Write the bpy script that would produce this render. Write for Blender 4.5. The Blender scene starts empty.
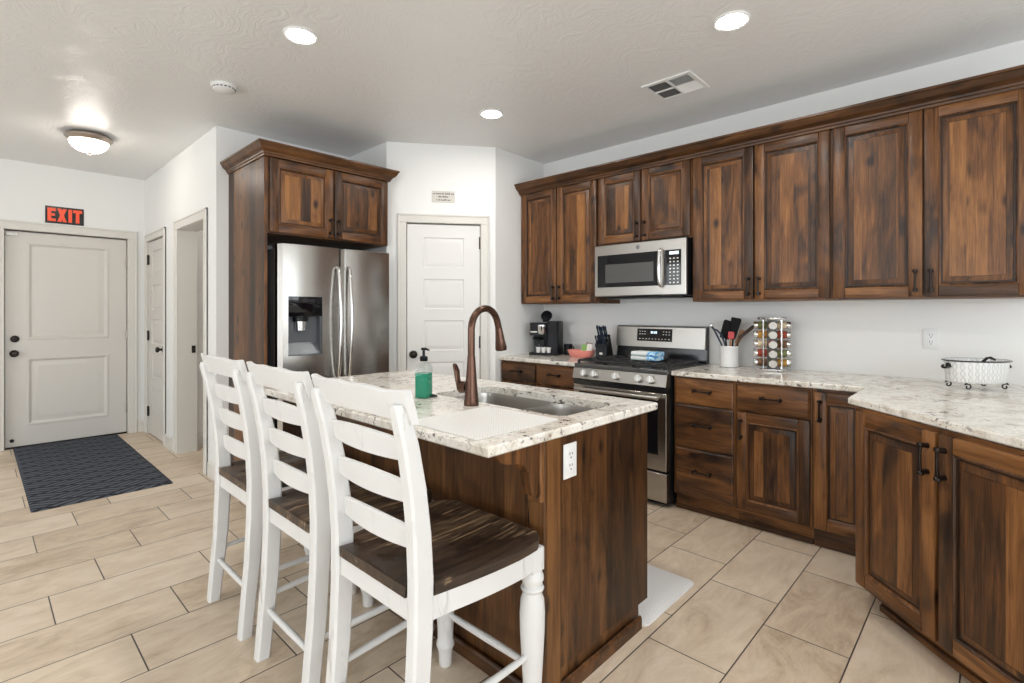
import bpy, bmesh, math, random
from mathutils import Vector, Matrix, noise as mnoise
PI = math.pi
scene = bpy.context.scene
COL = scene.collection

# ------------------------------------------------------------------ camera, sky, daylight, exposure
cam_d = bpy.data.cameras.new('camera'); cam = bpy.data.objects.new('camera', cam_d); COL.objects.link(cam)
cam.location = (0, 0, 1.303); cam.rotation_euler = (PI/2, 0, 0.75896)
cam_d.sensor_width = 36; cam_d.lens = 36*510.16/1024; cam_d.shift_y = -29.62/1024; cam_d.clip_start = 0.05
scene.camera = cam
w = bpy.data.worlds.new('sky'); scene.world = w; w.use_nodes = True
bg = w.node_tree.nodes['Background']; bg.inputs[0].default_value = (0.91, 0.955, 1.0, 1); bg.inputs[1].default_value = 5.7
vs = scene.view_settings
vs.view_transform = 'Standard'; vs.look = 'None'; vs.exposure = 0.0; vs.gamma = 1; vs.use_curve_mapping = False
scene.cycles.max_bounces = 8; scene.cycles.diffuse_bounces = 5; scene.cycles.glossy_bounces = 4
scene.cycles.transmission_bounces = 8; scene.cycles.transparent_max_bounces = 8
scene.cycles.sample_clamp_indirect = 6.0; scene.cycles.caustics_reflective = False; scene.cycles.caustics_refractive = False
scene.cycles.use_denoising = True
REAR_WINDOWS = [(-5.3, -3.5), (-2.9, -1.1), (-0.5, 1.3)]      # x ranges in the rear wall, y = -3.6
RIGHT_WINDOW = (-2.2, 1.0)                                    # y range in the right wall, x = 2.4
def portal(loc, rot, sx, sy):
    l = bpy.data.lights.new('window_daylight', 'AREA'); l.shape = 'RECTANGLE'; l.size = sx; l.size_y = sy
    l.cycles.is_portal = True
    o = bpy.data.objects.new('window_daylight', l); COL.objects.link(o); o.location = loc; o.rotation_euler = rot
for a, b in REAR_WINDOWS: portal(((a+b)/2, -3.66, 1.35), (PI/2, 0, 0), b-a, 2.1)
portal((2.46, (RIGHT_WINDOW[0]+RIGHT_WINDOW[1])/2, 1.15), (PI/2, 0, PI/2), RIGHT_WINDOW[1]-RIGHT_WINDOW[0], 2.2)
portal((2.46, 2.45, 1.65), (PI/2, 0, PI/2), 1.7, 1.4)               # dining window in the right wall
LENS_S = 190.0         # emission of each recessed lamp's lens
BOWL_S = 26.0          # emission of the flush lamp's glass bowl

# ------------------------------------------------------------------ material helpers
class NT:
    def __init__(self, name):
        self.m = bpy.data.materials.new(name); self.m.use_nodes = True
        self.t = self.m.node_tree; self.b = self.t.nodes['Principled BSDF']
    def n(self, typ, **kw):
        nd = self.t.nodes.new(typ)
        for k, v in kw.items():
            if k.startswith('p_'): setattr(nd, k[2:], v)
        return nd
    def put(self, sock, v):
        if v is None: return
        if isinstance(v, bpy.types.NodeSocket): self.t.links.new(v, sock)
        elif isinstance(v, (tuple, list)) and len(v) == 3 and sock.type == 'RGBA': sock.default_value = (*v, 1)
        else: sock.default_value = v
    def math(self, op, a, b=0.0, c=None):
        nd = self.n('ShaderNodeMath', p_operation=op); self.put(nd.inputs[0], a); self.put(nd.inputs[1], b)
        if c is not None: self.put(nd.inputs[2], c)
        return nd.outputs[0]
    def vmath(self, op, a, b):
        nd = self.n('ShaderNodeVectorMath', p_operation=op); self.put(nd.inputs[0], a); self.put(nd.inputs[1], b)
        return nd.outputs[0]
    def mix(self, f, a, b, bt='MIX'):
        nd = self.n('ShaderNodeMix', p_data_type='RGBA', p_blend_type=bt)
        self.put(nd.inputs[0], f); self.put(nd.inputs[6], a); self.put(nd.inputs[7], b)
        return nd.outputs[2]
    def ramp(self, f, stops, interp='LINEAR'):
        nd = self.n('ShaderNodeValToRGB'); cr = nd.color_ramp; cr.interpolation = interp
        while len(cr.elements) < len(stops): cr.elements.new(0.5)
        for e, (p, c) in zip(cr.elements, stops):
            e.position = p; e.color = (*c, 1) if len(c) == 3 else (c[0], c[0], c[0], 1)
        self.put(nd.inputs[0], f); return nd.outputs[0]
    def step(self, f, a, b):
        nd = self.n('ShaderNodeMapRange', p_interpolation_type='SMOOTHSTEP'); self.put(nd.inputs[0], f)
        nd.inputs[1].default_value = a; nd.inputs[2].default_value = b
        return nd.outputs[0]
    def noise(self, vec, scale, detail=3.0, rough=0.55, dist=0.0):
        nd = self.n('ShaderNodeTexNoise'); self.put(nd.inputs['Vector'], vec); nd.inputs['Scale'].default_value = scale
        nd.inputs['Detail'].default_value = detail; nd.inputs['Roughness'].default_value = rough; nd.inputs['Distortion'].default_value = dist
        return nd.outputs[0]
    def voro(self, vec, scale, feature='F1', rnd=1.0):
        nd = self.n('ShaderNodeTexVoronoi', p_feature=feature); self.put(nd.inputs['Vector'], vec)
        nd.inputs['Scale'].default_value = scale; nd.inputs['Randomness'].default_value = rnd
        return nd
    def coord(self): return self.n('ShaderNodeTexCoord').outputs['Object']
    def scale(self, vec, s):
        nd = self.n('ShaderNodeMapping'); self.put(nd.inputs[0], vec); nd.inputs['Scale'].default_value = s
        return nd.outputs[0]
    def bump(self, h, strength=0.2, dist=0.01):
        nd = self.n('ShaderNodeBump'); self.put(nd.inputs['Height'], h); nd.inputs['Strength'].default_value = strength
        nd.inputs['Distance'].default_value = dist; self.t.links.new(nd.outputs[0], self.b.inputs['Normal'])
    def set(self, color=None, rough=None, metal=None, spec=None, **kw):
        self.put(self.b.inputs['Base Color'], color)
        self.put(self.b.inputs['Roughness'], rough); self.put(self.b.inputs['Metallic'], metal)
        self.put(self.b.inputs['Specular IOR Level'], spec)
        for k, v in kw.items(): self.put(self.b.inputs[k.replace('_', ' ')], v)
        return self.m

def plain(name, color, rough=0.5, metal=0.0, spec=0.5, var=0.0, **kw):
    t = NT(name)
    c = color
    if var:
        nz = t.noise(t.coord(), 18, 3)
        c = t.mix(nz, tuple(x*(1-var) for x in color), tuple(min(1, x*(1+var)) for x in color))
    return t.set(c, rough, metal, spec, **kw)

def wood(name, planks=True, horiz=False, tone=1.0, plank_w=0.078):
    t = NT(name); co = t.coord()
    inf = t.n('ShaderNodeObjectInfo').outputs['Random']
    at = t.n('ShaderNodeAttribute', p_attribute_name='pid').outputs['Fac']
    seed = t.math('ADD', t.math('MULTIPLY', inf, 37.0), t.math('MULTIPLY', at, 11.0))
    sp = t.n('ShaderNodeSeparateXYZ'); t.put(sp.inputs[0], co)
    if horiz:
        across, along, third = sp.outputs[2], t.math('ADD', sp.outputs[0], sp.outputs[1]), sp.outputs[1]
    else:
        across, along, third = t.math('ADD', sp.outputs[0], sp.outputs[1]), sp.outputs[2], sp.outputs[1]
    if planks:
        ax = t.math('ADD', across, seed)
        cell = t.math('FLOOR', t.math('DIVIDE', ax, plank_w))
        cj = t.math('ADD', t.math('MULTIPLY', cell, 1.37), seed)
    else:
        cj = seed
    wn = t.n('ShaderNodeTexWhiteNoise', p_noise_dimensions='1D'); t.put(wn.inputs['W'], cj); rnd = wn.outputs[0]
    cb = t.n('ShaderNodeCombineXYZ'); t.put(cb.inputs[0], t.math('ADD', across, t.math('MULTIPLY', rnd, 9.0)))
    t.put(cb.inputs[1], t.math('ADD', third, seed)); t.put(cb.inputs[2], t.math('ADD', along, t.math('MULTIPLY', rnd, 23.0)))
    v = cb.outputs[0]
    grain = t.noise(t.scale(v, (95, 40, 4.2)), 1.0, 7, 0.68, 1.2)
    streak = t.step(t.noise(t.scale(v, (170, 60, 2.6)), 1.0, 4, 0.6, 0.6), 0.56, 0.70)
    broad = t.noise(t.scale(v, (9, 9, 1.6)), 1.0, 3, 0.55, 1.4)
    blot = t.noise(t.scale(v, (5.5, 5.5, 3.0)), 1.0, 2, 0.5, 0.8)
    vo = t.voro(t.scale(v, (8.5, 3.0, 4.6)), 1.0)
    dist = vo.outputs['Distance']
    kwob = t.math('ADD', dist, t.math('MULTIPLY', t.math('SUBTRACT', grain, 0.5), 0.16))
    knot = t.math('SUBTRACT', 1.0, t.step(kwob, 0.05, 0.23))
    kc = t.n('ShaderNodeSeparateColor'); t.put(kc.inputs[0], vo.outputs['Color'])
    knot = t.math('MULTIPLY', knot, t.step(kc.outputs[0], 0.40, 0.50))
    val = t.math('ADD', t.math('MULTIPLY', grain, 0.40), t.math('ADD', t.math('MULTIPLY', broad, 0.42), t.math('MULTIPLY', rnd, 0.24 if planks else 0.16)))
    val = t.math('SUBTRACT', val, t.math('MULTIPLY', t.step(blot, 0.55, 0.76), 0.13))
    val = t.math('SUBTRACT', val, t.math('MULTIPLY', streak, 0.07))
    k = tone*0.84
    c = t.ramp(val, [(0.26, (0.012*k, 0.0058*k, 0.0032*k)), (0.40, (0.055*k, 0.024*k, 0.0100*k)), (0.52, (0.160*k, 0.064*k, 0.0205*k)), (0.70, (0.375*k, 0.166*k, 0.054*k))])
    c = t.mix(t.math('MULTIPLY', knot, 0.92), c, (0.008, 0.004, 0.003))
    rr = t.math('ADD', 0.30, t.math('MULTIPLY', grain, 0.14))
    t.bump(t.math('ADD', grain, t.math('MULTIPLY', knot, -0.6)), 0.10, 0.004)
    return t.set(c, rr, 0.0, 0.36)

def granite():
    t = NT('granite'); co = t.coord()
    base = t.noise(co, 9, 5, 0.62, 1.2); fine = t.noise(co, 95, 4, 0.7); mid = t.noise(co, 30, 4, 0.65, 0.8); cl = t.noise(co, 5, 3, 0.6, 1.0)
    c = t.ramp(base, [(0.30, (0.52, 0.46, 0.39)), (0.45, (0.74, 0.69, 0.61)), (0.60, (0.86, 0.83, 0.77)), (0.75, (0.66, 0.58, 0.49))])
    c = t.mix(t.math('MULTIPLY', t.step(mid, 0.54, 0.66), 0.45), c, (0.36, 0.32, 0.30))
    spots = t.math('MULTIPLY', t.step(mid, 0.565, 0.630), t.step(cl, 0.43, 0.58))
    c = t.mix(t.math('MULTIPLY', spots, 0.9), c, (0.075, 0.062, 0.058))
    c = t.mix(t.math('MULTIPLY', t.step(fine, 0.60, 0.68), 0.75), c, (0.10, 0.085, 0.08))
    br = t.noise(t.vmath('ADD', co, (3.1, 7.7, 1.3)), 42, 3, 0.6)
    c = t.mix(t.math('MULTIPLY', t.step(br, 0.64, 0.70), 0.75), c, (0.24, 0.13, 0.075))
    return t.set(c, t.math('ADD', 0.09, t.math('MULTIPLY', fine, 0.10)), 0.0, 0.5)

def floor_tile():
    t = NT('porcelain_tile'); co = t.coord()
    sp = t.n('ShaderNodeSeparateXYZ'); t.put(sp.inputs[0], co); x, y = sp.outputs[0], sp.outputs[1]
    xr = t.math('DIVIDE', t.math('ADD', x, 0.398), 0.3055); i = t.math('FLOOR', xr); fx = t.math('FRACT', xr)
    yr = t.math('DIVIDE', t.math('ADD', t.math('SUBTRACT', y, 0.437), t.math('MULTIPLY', t.math('ADD', i, 13.0), 0.203)), 0.609)
    j = t.math('FLOOR', yr); fy = t.math('FRACT', yr)
    dx = t.math('MULTIPLY', t.math('MINIMUM', fx, t.math('SUBTRACT', 1.0, fx)), 0.3055)
    dy = t.math('MULTIPLY', t.math('MINIMUM', fy, t.math('SUBTRACT', 1.0, fy)), 0.609)
    d = t.math('MINIMUM', dx, dy); tile = t.step(d, 0.0016, 0.0032)
    cb = t.n('ShaderNodeCombineXYZ'); t.put(cb.inputs[0], i); t.put(cb.inputs[1], j)
    wn = t.n('ShaderNodeTexWhiteNoise', p_noise_dimensions='2D'); t.put(wn.inputs['Vector'], cb.outputs[0])
    off = t.vmath('MULTIPLY', wn.outputs['Color'], (9.0, 9.0, 9.0))
    v = t.vmath('ADD', co, off)
    vein = t.noise(t.scale(v, (8.0, 3.4, 1)), 1.0, 8, 0.68, 0.9); fine = t.noise(t.scale(v, (70, 16, 1)), 1.0, 5, 0.75, 0.4)
    f = t.math('ADD', t.math('MULTIPLY', vein, 0.75), t.math('ADD', t.math('MULTIPLY', fine, 0.22), t.math('MULTIPLY', t.math('SUBTRACT', wn.outputs[0], 0.5), 0.16)))
    c = t.ramp(f, [(0.28, (0.46, 0.345, 0.235)), (0.42, (0.63, 0.505, 0.375)), (0.56, (0.72, 0.60, 0.465)), (0.72, (0.78, 0.68, 0.555))])
    c = t.mix(tile, (0.045, 0.038, 0.033), c)
    t.bump(t.math('ADD', tile, t.math('MULTIPLY', fine, 0.05)), 0.5, 0.002)
    return t.set(c, t.math('ADD', 0.28, t.math('MULTIPLY', fine, 0.18)), 0.0, 0.45)

def trowelled(name, color, bump=0.28, rough=0.42):
    t = NT(name); co = t.coord()
    nz = t.n('ShaderNodeTexNoise'); t.put(nz.inputs['Vector'], co); nz.inputs['Scale'].default_value = 1.7; nz.inputs['Detail'].default_value = 2.0
    wv = t.vmath('ADD', co, t.vmath('MULTIPLY', nz.outputs['Color'], (1.9, 1.9, 0.6)))
    h = t.math('ADD', t.noise(t.scale(wv, (5, 34, 5)), 1.0, 4, 0.6, 0.8), t.math('MULTIPLY', t.noise(t.scale(wv, (30, 6, 6)), 1.0, 3, 0.6, 0.5), 0.5))
    t.bump(h, bump, 0.006)
    return t.set(color, rough, 0.0, 0.35)

def stainless(name, axis, base=0.56, rough=0.26):
    t = NT(name); co = t.coord()
    s = {'x': (4, 700, 700), 'y': (700, 4, 700), 'z': (700, 700, 4)}[axis]
    br = t.noise(t.scale(co, s), 1.0, 3, 0.6)
    t.bump(br, 0.012, 0.0006)
    return t.set((base*1.04, base*0.985, base*0.915), t.math('ADD', rough-0.03, t.math('MULTIPLY', br, 0.06)), 1.0, 0.5)

def painted_white():
    t = NT('distressed_white_paint'); co = t.coord()
    inf = t.n('ShaderNodeObjectInfo').outputs['Random']
    v = t.vmath('ADD', co, t.vmath('MULTIPLY', t.n('ShaderNodeCombineXYZ').outputs[0], (1, 1, 1)))
    n1 = t.noise(t.scale(v, (26, 26, 5)), 1.0, 4, 0.65, 0.8); n2 = t.noise(v, 5, 2)
    wear = t.math('MULTIPLY', t.step(n1, 0.58, 0.70), t.step(n2, 0.44, 0.58))
    c = t.mix(t.math('MULTIPLY', wear, 0.55), t.mix(n2, (0.64, 0.63, 0.615), (0.73, 0.72, 0.71)), (0.42, 0.39, 0.36))
    return t.set(c, 0.42, 0.0, 0.4)

def seat_wood():
    t = NT('distressed_dark_seat_wood'); co = t.coord()
    inf = t.n('ShaderNodeObjectInfo').outputs['Random']
    cb = t.n('ShaderNodeCombineXYZ'); t.put(cb.inputs[0], t.math('MULTIPLY', inf, 13.0)); v = t.vmath('ADD', co, cb.outputs[0])
    g = t.noise(t.scale(v, (48, 3.4, 30)), 1.0, 5, 0.68, 1.0); b = t.noise(t.scale(v, (6, 4, 4)), 1.0, 3, 0.6, 0.8)
    c = t.ramp(t.math('ADD', t.math('MULTIPLY', g, 0.6), t.math('MULTIPLY', b, 0.4)), [(0.36, (0.012, 0.008, 0.006)), (0.52, (0.045, 0.026, 0.016)), (0.66, (0.125, 0.078, 0.046))])
    scr = t.math('MULTIPLY', t.step(t.noise(t.scale(v, (130, 4, 60)), 1.0, 3, 0.6), 0.52, 0.64), t.step(b, 0.44, 0.58))
    c = t.mix(t.math('MULTIPLY', scr, 0.75), c, (0.46, 0.32, 0.19))
    t.bump(g, 0.25, 0.004)
    return t.set(c, t.math('ADD', 0.28, t.math('MULTIPLY', g, 0.2)), 0.0, 0.5)

def rug_mat():
    t = NT('charcoal_carpet'); co = t.coord()
    sp = t.n('ShaderNodeSeparateXYZ'); t.put(sp.inputs[0], co); x, y = sp.outputs[0], sp.outputs[1]
    def lat(s, k):
        u = t.math('MULTIPLY', t.math('ADD', x, t.math('MULTIPLY', y, s)), k)
        return t.math('ABSOLUTE', t.math('SUBTRACT', t.math('FRACT', u), 0.5))
    a, b = lat(0.55, 5.5), lat(-0.55, 5.5)
    line = t.math('MAXIMUM', t.step(a, 0.40, 0.46), t.step(b, 0.40, 0.46))
    a2, b2 = lat(0.55, 16.5), lat(-0.55, 16.5)
    par = t.math('GREATER_THAN', t.math('FRACT', t.math('MULTIPLY', t.math('ADD', t.math('FLOOR', t.math('MULTIPLY', t.math('ADD', x, t.math('MULTIPLY', y, .55)), 5.5)), t.math('FLOOR', t.math('MULTIPLY', t.math('SUBTRACT', x, t.math('MULTIPLY', y, .55)), 5.5))), 0.5)), 0.25)
    fine = t.math('ADD', t.math('MULTIPLY', t.step(a2, .28, .4), par), t.math('MULTIPLY', t.step(b2, .28, .4), t.math('SUBTRACT', 1.0, par)))
    nz = t.noise(co, 260, 2, 0.7)
    f = t.math('ADD', t.math('MULTIPLY', t.math('MAXIMUM', line, fine), 0.6), t.math('MULTIPLY', nz, 0.4))
    c = t.ramp(f, [(0.15, (0.125, 0.135, 0.160)), (0.75, (0.030, 0.033, 0.042))])
    t.bump(t.math('SUBTRACT', nz, t.math('MULTIPLY', t.math('MAXIMUM', line, fine), 0.8)), 0.7, 0.006)
    return t.set(c, 0.95, 0.0, 0.1)

def grid_mat(name, color, dark, k, rough=0.6, alpha=None):
    t = NT(name); co = t.coord()
    sp = t.n('ShaderNodeSeparateXYZ'); t.put(sp.inputs[0], co)
    def lat(s): return t.math('ABSOLUTE', t.math('SUBTRACT', t.math('FRACT', t.math('MULTIPLY', t.math('ADD', sp.outputs[0], t.math('MULTIPLY', sp.outputs[1], s)), k)), 0.5))
    m = t.math('MINIMUM', lat(1.0), lat(-1.0)); f = t.step(m, 0.06, 0.16)
    t.bump(f, 0.5, 0.002)
    return t.set(t.mix(f, dark, color), rough, 0.0, 0.4)

MT = {}
MT['wall'] = trowelled('wall_paint', (0.83, 0.825, 0.81), 0.05, 0.6)
MT['ceiling'] = trowelled('trowelled_ceiling', (0.79, 0.79, 0.785), 0.55, 0.34)
MT['trim'] = plain('trim_paint', (0.69, 0.665, 0.62), 0.38, spec=0.4)
MT['door'] = plain('door_paint', (0.66, 0.63, 0.59), 0.38, spec=0.4)
MT['pdoor'] = plain('pantry_door_paint', (0.76, 0.745, 0.725), 0.38, spec=0.4)
MT['floor'] = floor_tile(); MT['granite'] = granite()
MT['wp'] = wood('alder_glued_panel', True); MT['wv'] = wood('alder_stile', False); MT['wh'] = wood('alder_rail', False, True)
MT['wph'] = wood('alder_drawer_front', False, True, tone=1.1); MT['crown'] = wood('alder_crown', False, True, tone=0.55)
MT['island'] = wood('alder_island_panel', True, tone=0.58, plank_w=0.11)
MT['glaze'] = plain('dark_glaze', (0.020, 0.009, 0.005), 0.42)
MT['ssx'] = stainless('brushed_steel_x', 'x', 0.44, 0.30); MT['ssz'] = stainless('brushed_steel_z', 'z', 0.42, 0.22); MT['ssy'] = stainless('brushed_steel_y', 'y')
MT['chrome'] = plain('polished_steel', (0.72, 0.71, 0.70), 0.16, 1.0)
MT['satin'] = plain('satin_steel', (0.72, 0.71, 0.69), 0.38, 0.85)
MT['bronze'] = plain('oiled_bronze', (0.022, 0.015, 0.012), 0.30, 0.6, var=0.4)
MT['faucet'] = plain('rubbed_bronze_faucet', (0.105, 0.055, 0.038), 0.24, 0.85, var=0.25)
MT['black'] = plain('black_plastic', (0.007, 0.007, 0.009), 0.34, spec=0.22, var=0.2)
MT['silicone'] = plain('black_silicone', (0.008, 0.008, 0.009), 0.6, spec=0.15)
MT['blackg'] = plain('black_glass', (0.006, 0.006, 0.008), 0.05)
MT['iron'] = plain('cast_iron', (0.016, 0.016, 0.017), 0.52, var=0.3)
MT['enamel'] = plain('black_enamel', (0.015, 0.015, 0.016), 0.15)
MT['dgrey'] = plain('dark_grey_metal', (0.10, 0.098, 0.095), 0.35, 0.6)
MT['mgrey'] = plain('grey_plastic', (0.13, 0.14, 0.15), 0.35, 0.4)
MT['fside'] = plain('grey_fridge_side', (0.17, 0.165, 0.16), 0.45, 0.3)
MT['paint'] = painted_white(); MT['seat'] = seat_wood(); MT['rug'] = rug_mat()
MT['ceramic'] = plain('white_ceramic', (0.82, 0.82, 0.81), 0.18)
MT['plastic'] = plain('white_plastic', (0.80, 0.80, 0.79), 0.35)
MT['slot'] = plain('dark_slot', (0.03, 0.03, 0.03), 0.6)
MT['mat'] = grid_mat('white_kitchen_mat', (0.80, 0.79, 0.78), (0.75, 0.74, 0.74), 40, 0.8)
MT['drymat'] = grid_mat('white_ribbed_rubber', (0.83, 0.82, 0.80), (0.70, 0.68, 0.65), 85, 0.5)
def clear(name, tint=(1, 1, 1), base_refl=0.05):
    t = NT(name); out = t.t.nodes['Material Output']
    tr = t.n('ShaderNodeBsdfTransparent'); tr.inputs[0].default_value = (*tint, 1)
    gl = t.n('ShaderNodeBsdfGlossy'); gl.inputs['Roughness'].default_value = 0.02
    lw = t.n('ShaderNodeLayerWeight'); lw.inputs['Blend'].default_value = 0.25
    mx = t.n('ShaderNodeMixShader'); t.put(mx.inputs[0], t.math('ADD', base_refl, t.math('MULTIPLY', lw.outputs['Facing'], 0.22)))
    t.t.links.new(tr.outputs[0], mx.inputs[1]); t.t.links.new(gl.outputs[0], mx.inputs[2]); t.t.links.new(mx.outputs[0], out.inputs['Surface'])
    return t.m
MT['glass'] = clear('clear_glass', (0.93, 0.95, 0.95), 0.02)
MT['soap'] = NT('green_soap').set((0.0, 0.27, 0.155), 0.2, 0.0, 0.5)
MT['pane'] = clear('window_glass', (0.96, 0.97, 0.97), 0.03)
MT['red'] = plain('exit_red', (0.95, 0.075, 0.012), 0.35)
MT['signblack'] = plain('sign_black', (0.006, 0.006, 0.006), 0.2, spec=0.3)
MT['signgrey'] = plain('sign_plate', (0.62, 0.59, 0.54), 0.35)
MT['ink'] = plain('dark_ink', (0.10, 0.09, 0.08), 0.5)
MT['pink'] = plain('coral_pink_plastic', (0.83, 0.30, 0.25), 0.35)
MT['green'] = plain('green_packet', (0.22, 0.42, 0.10), 0.4); MT['brown'] = plain('brown_packet', (0.20, 0.09, 0.05), 0.4)
MT['paper'] = plain('white_packet', (0.80, 0.76, 0.70), 0.5)
MT['redsil'] = plain('red_silicone', (0.55, 0.015, 0.015), 0.35)
MT['spoonwood'] = plain('spoon_wood', (0.36, 0.17, 0.07), 0.55, var=0.3); MT['darkwood'] = plain('dark_spoon_wood', (0.055, 0.025, 0.014), 0.5, var=0.3)
MT['knifeblue'] = plain('navy_handle', (0.010, 0.022, 0.045), 0.28)
MT['towelw'] = plain('white_towel', (0.78, 0.80, 0.79), 0.95, spec=0.1, var=0.1)
def towel_blue():
    t = NT('blue_towel_pattern'); v = t.voro(t.coord(), 55)
    return t.set(t.mix(t.step(v.outputs['Distance'], 0.35, 0.6), (0.06, 0.36, 0.80), (0.55, 0.78, 0.90)), 0.95, 0, 0.1)
MT['towelb'] = towel_blue()
MT['towelg'] = plain('grey_green_towel_band', (0.35, 0.44, 0.42), 0.95, spec=0.1)
def emit(name, color, s):
    t = NT(name); return t.set((0.9, 0.9, 0.9), 0.4, Emission_Color=(*color, 1), Emission_Strength=s)
MT['lens'] = emit('lit_lens', (1.0, 0.965, 0.92), LENS_S)
MT['bowl'] = emit('lit_glass_bowl', (1.0, 0.92, 0.82), BOWL_S)
MT['digits'] = emit('blue_white_digits', (0.55, 0.80, 1.0), 1.2)
MT['nickel'] = plain('brushed_nickel', (0.42, 0.36, 0.31), 0.3, 0.9)
for nm, c in (('spice_red', (0.35, 0.05, 0.02)), ('spice_gold', (0.50, 0.26, 0.05)), ('spice_green', (0.16, 0.17, 0.06)), ('spice_brown', (0.17, 0.08, 0.035)), ('spice_cream', (0.62, 0.50, 0.34))):
    MT[nm] = plain(nm, c, 0.5, var=0.3)
def embossed():
    t = NT('embossed_white_enamel'); co = t.coord()
    sp = t.n('ShaderNodeSeparateXYZ'); t.put(sp.inputs[0], co)
    ang = t.math('MULTIPLY', t.math('ARCTAN2', sp.outputs[1], sp.outputs[0]), 18/(2*PI)*1.6)
    zz = t.math('MULTIPLY', sp.outputs[2], 95.0)
    wv = t.math('MULTIPLY', t.math('SINE', zz), 0.28)
    def l(s): return t.math('ABSOLUTE', t.math('SUBTRACT', t.math('FRACT', t.math('ADD', ang, t.math('MULTIPLY', wv, s))), 0.5))
    f = t.step(t.math('MINIMUM', l(1.0), l(-1.0)), 0.03, 0.14)
    t.bump(f, 0.6, 0.004)
    return t.set(t.mix(f, (0.66, 0.66, 0.65), (0.82, 0.82, 0.81)), 0.25)
MT['emboss'] = embossed()

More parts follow.
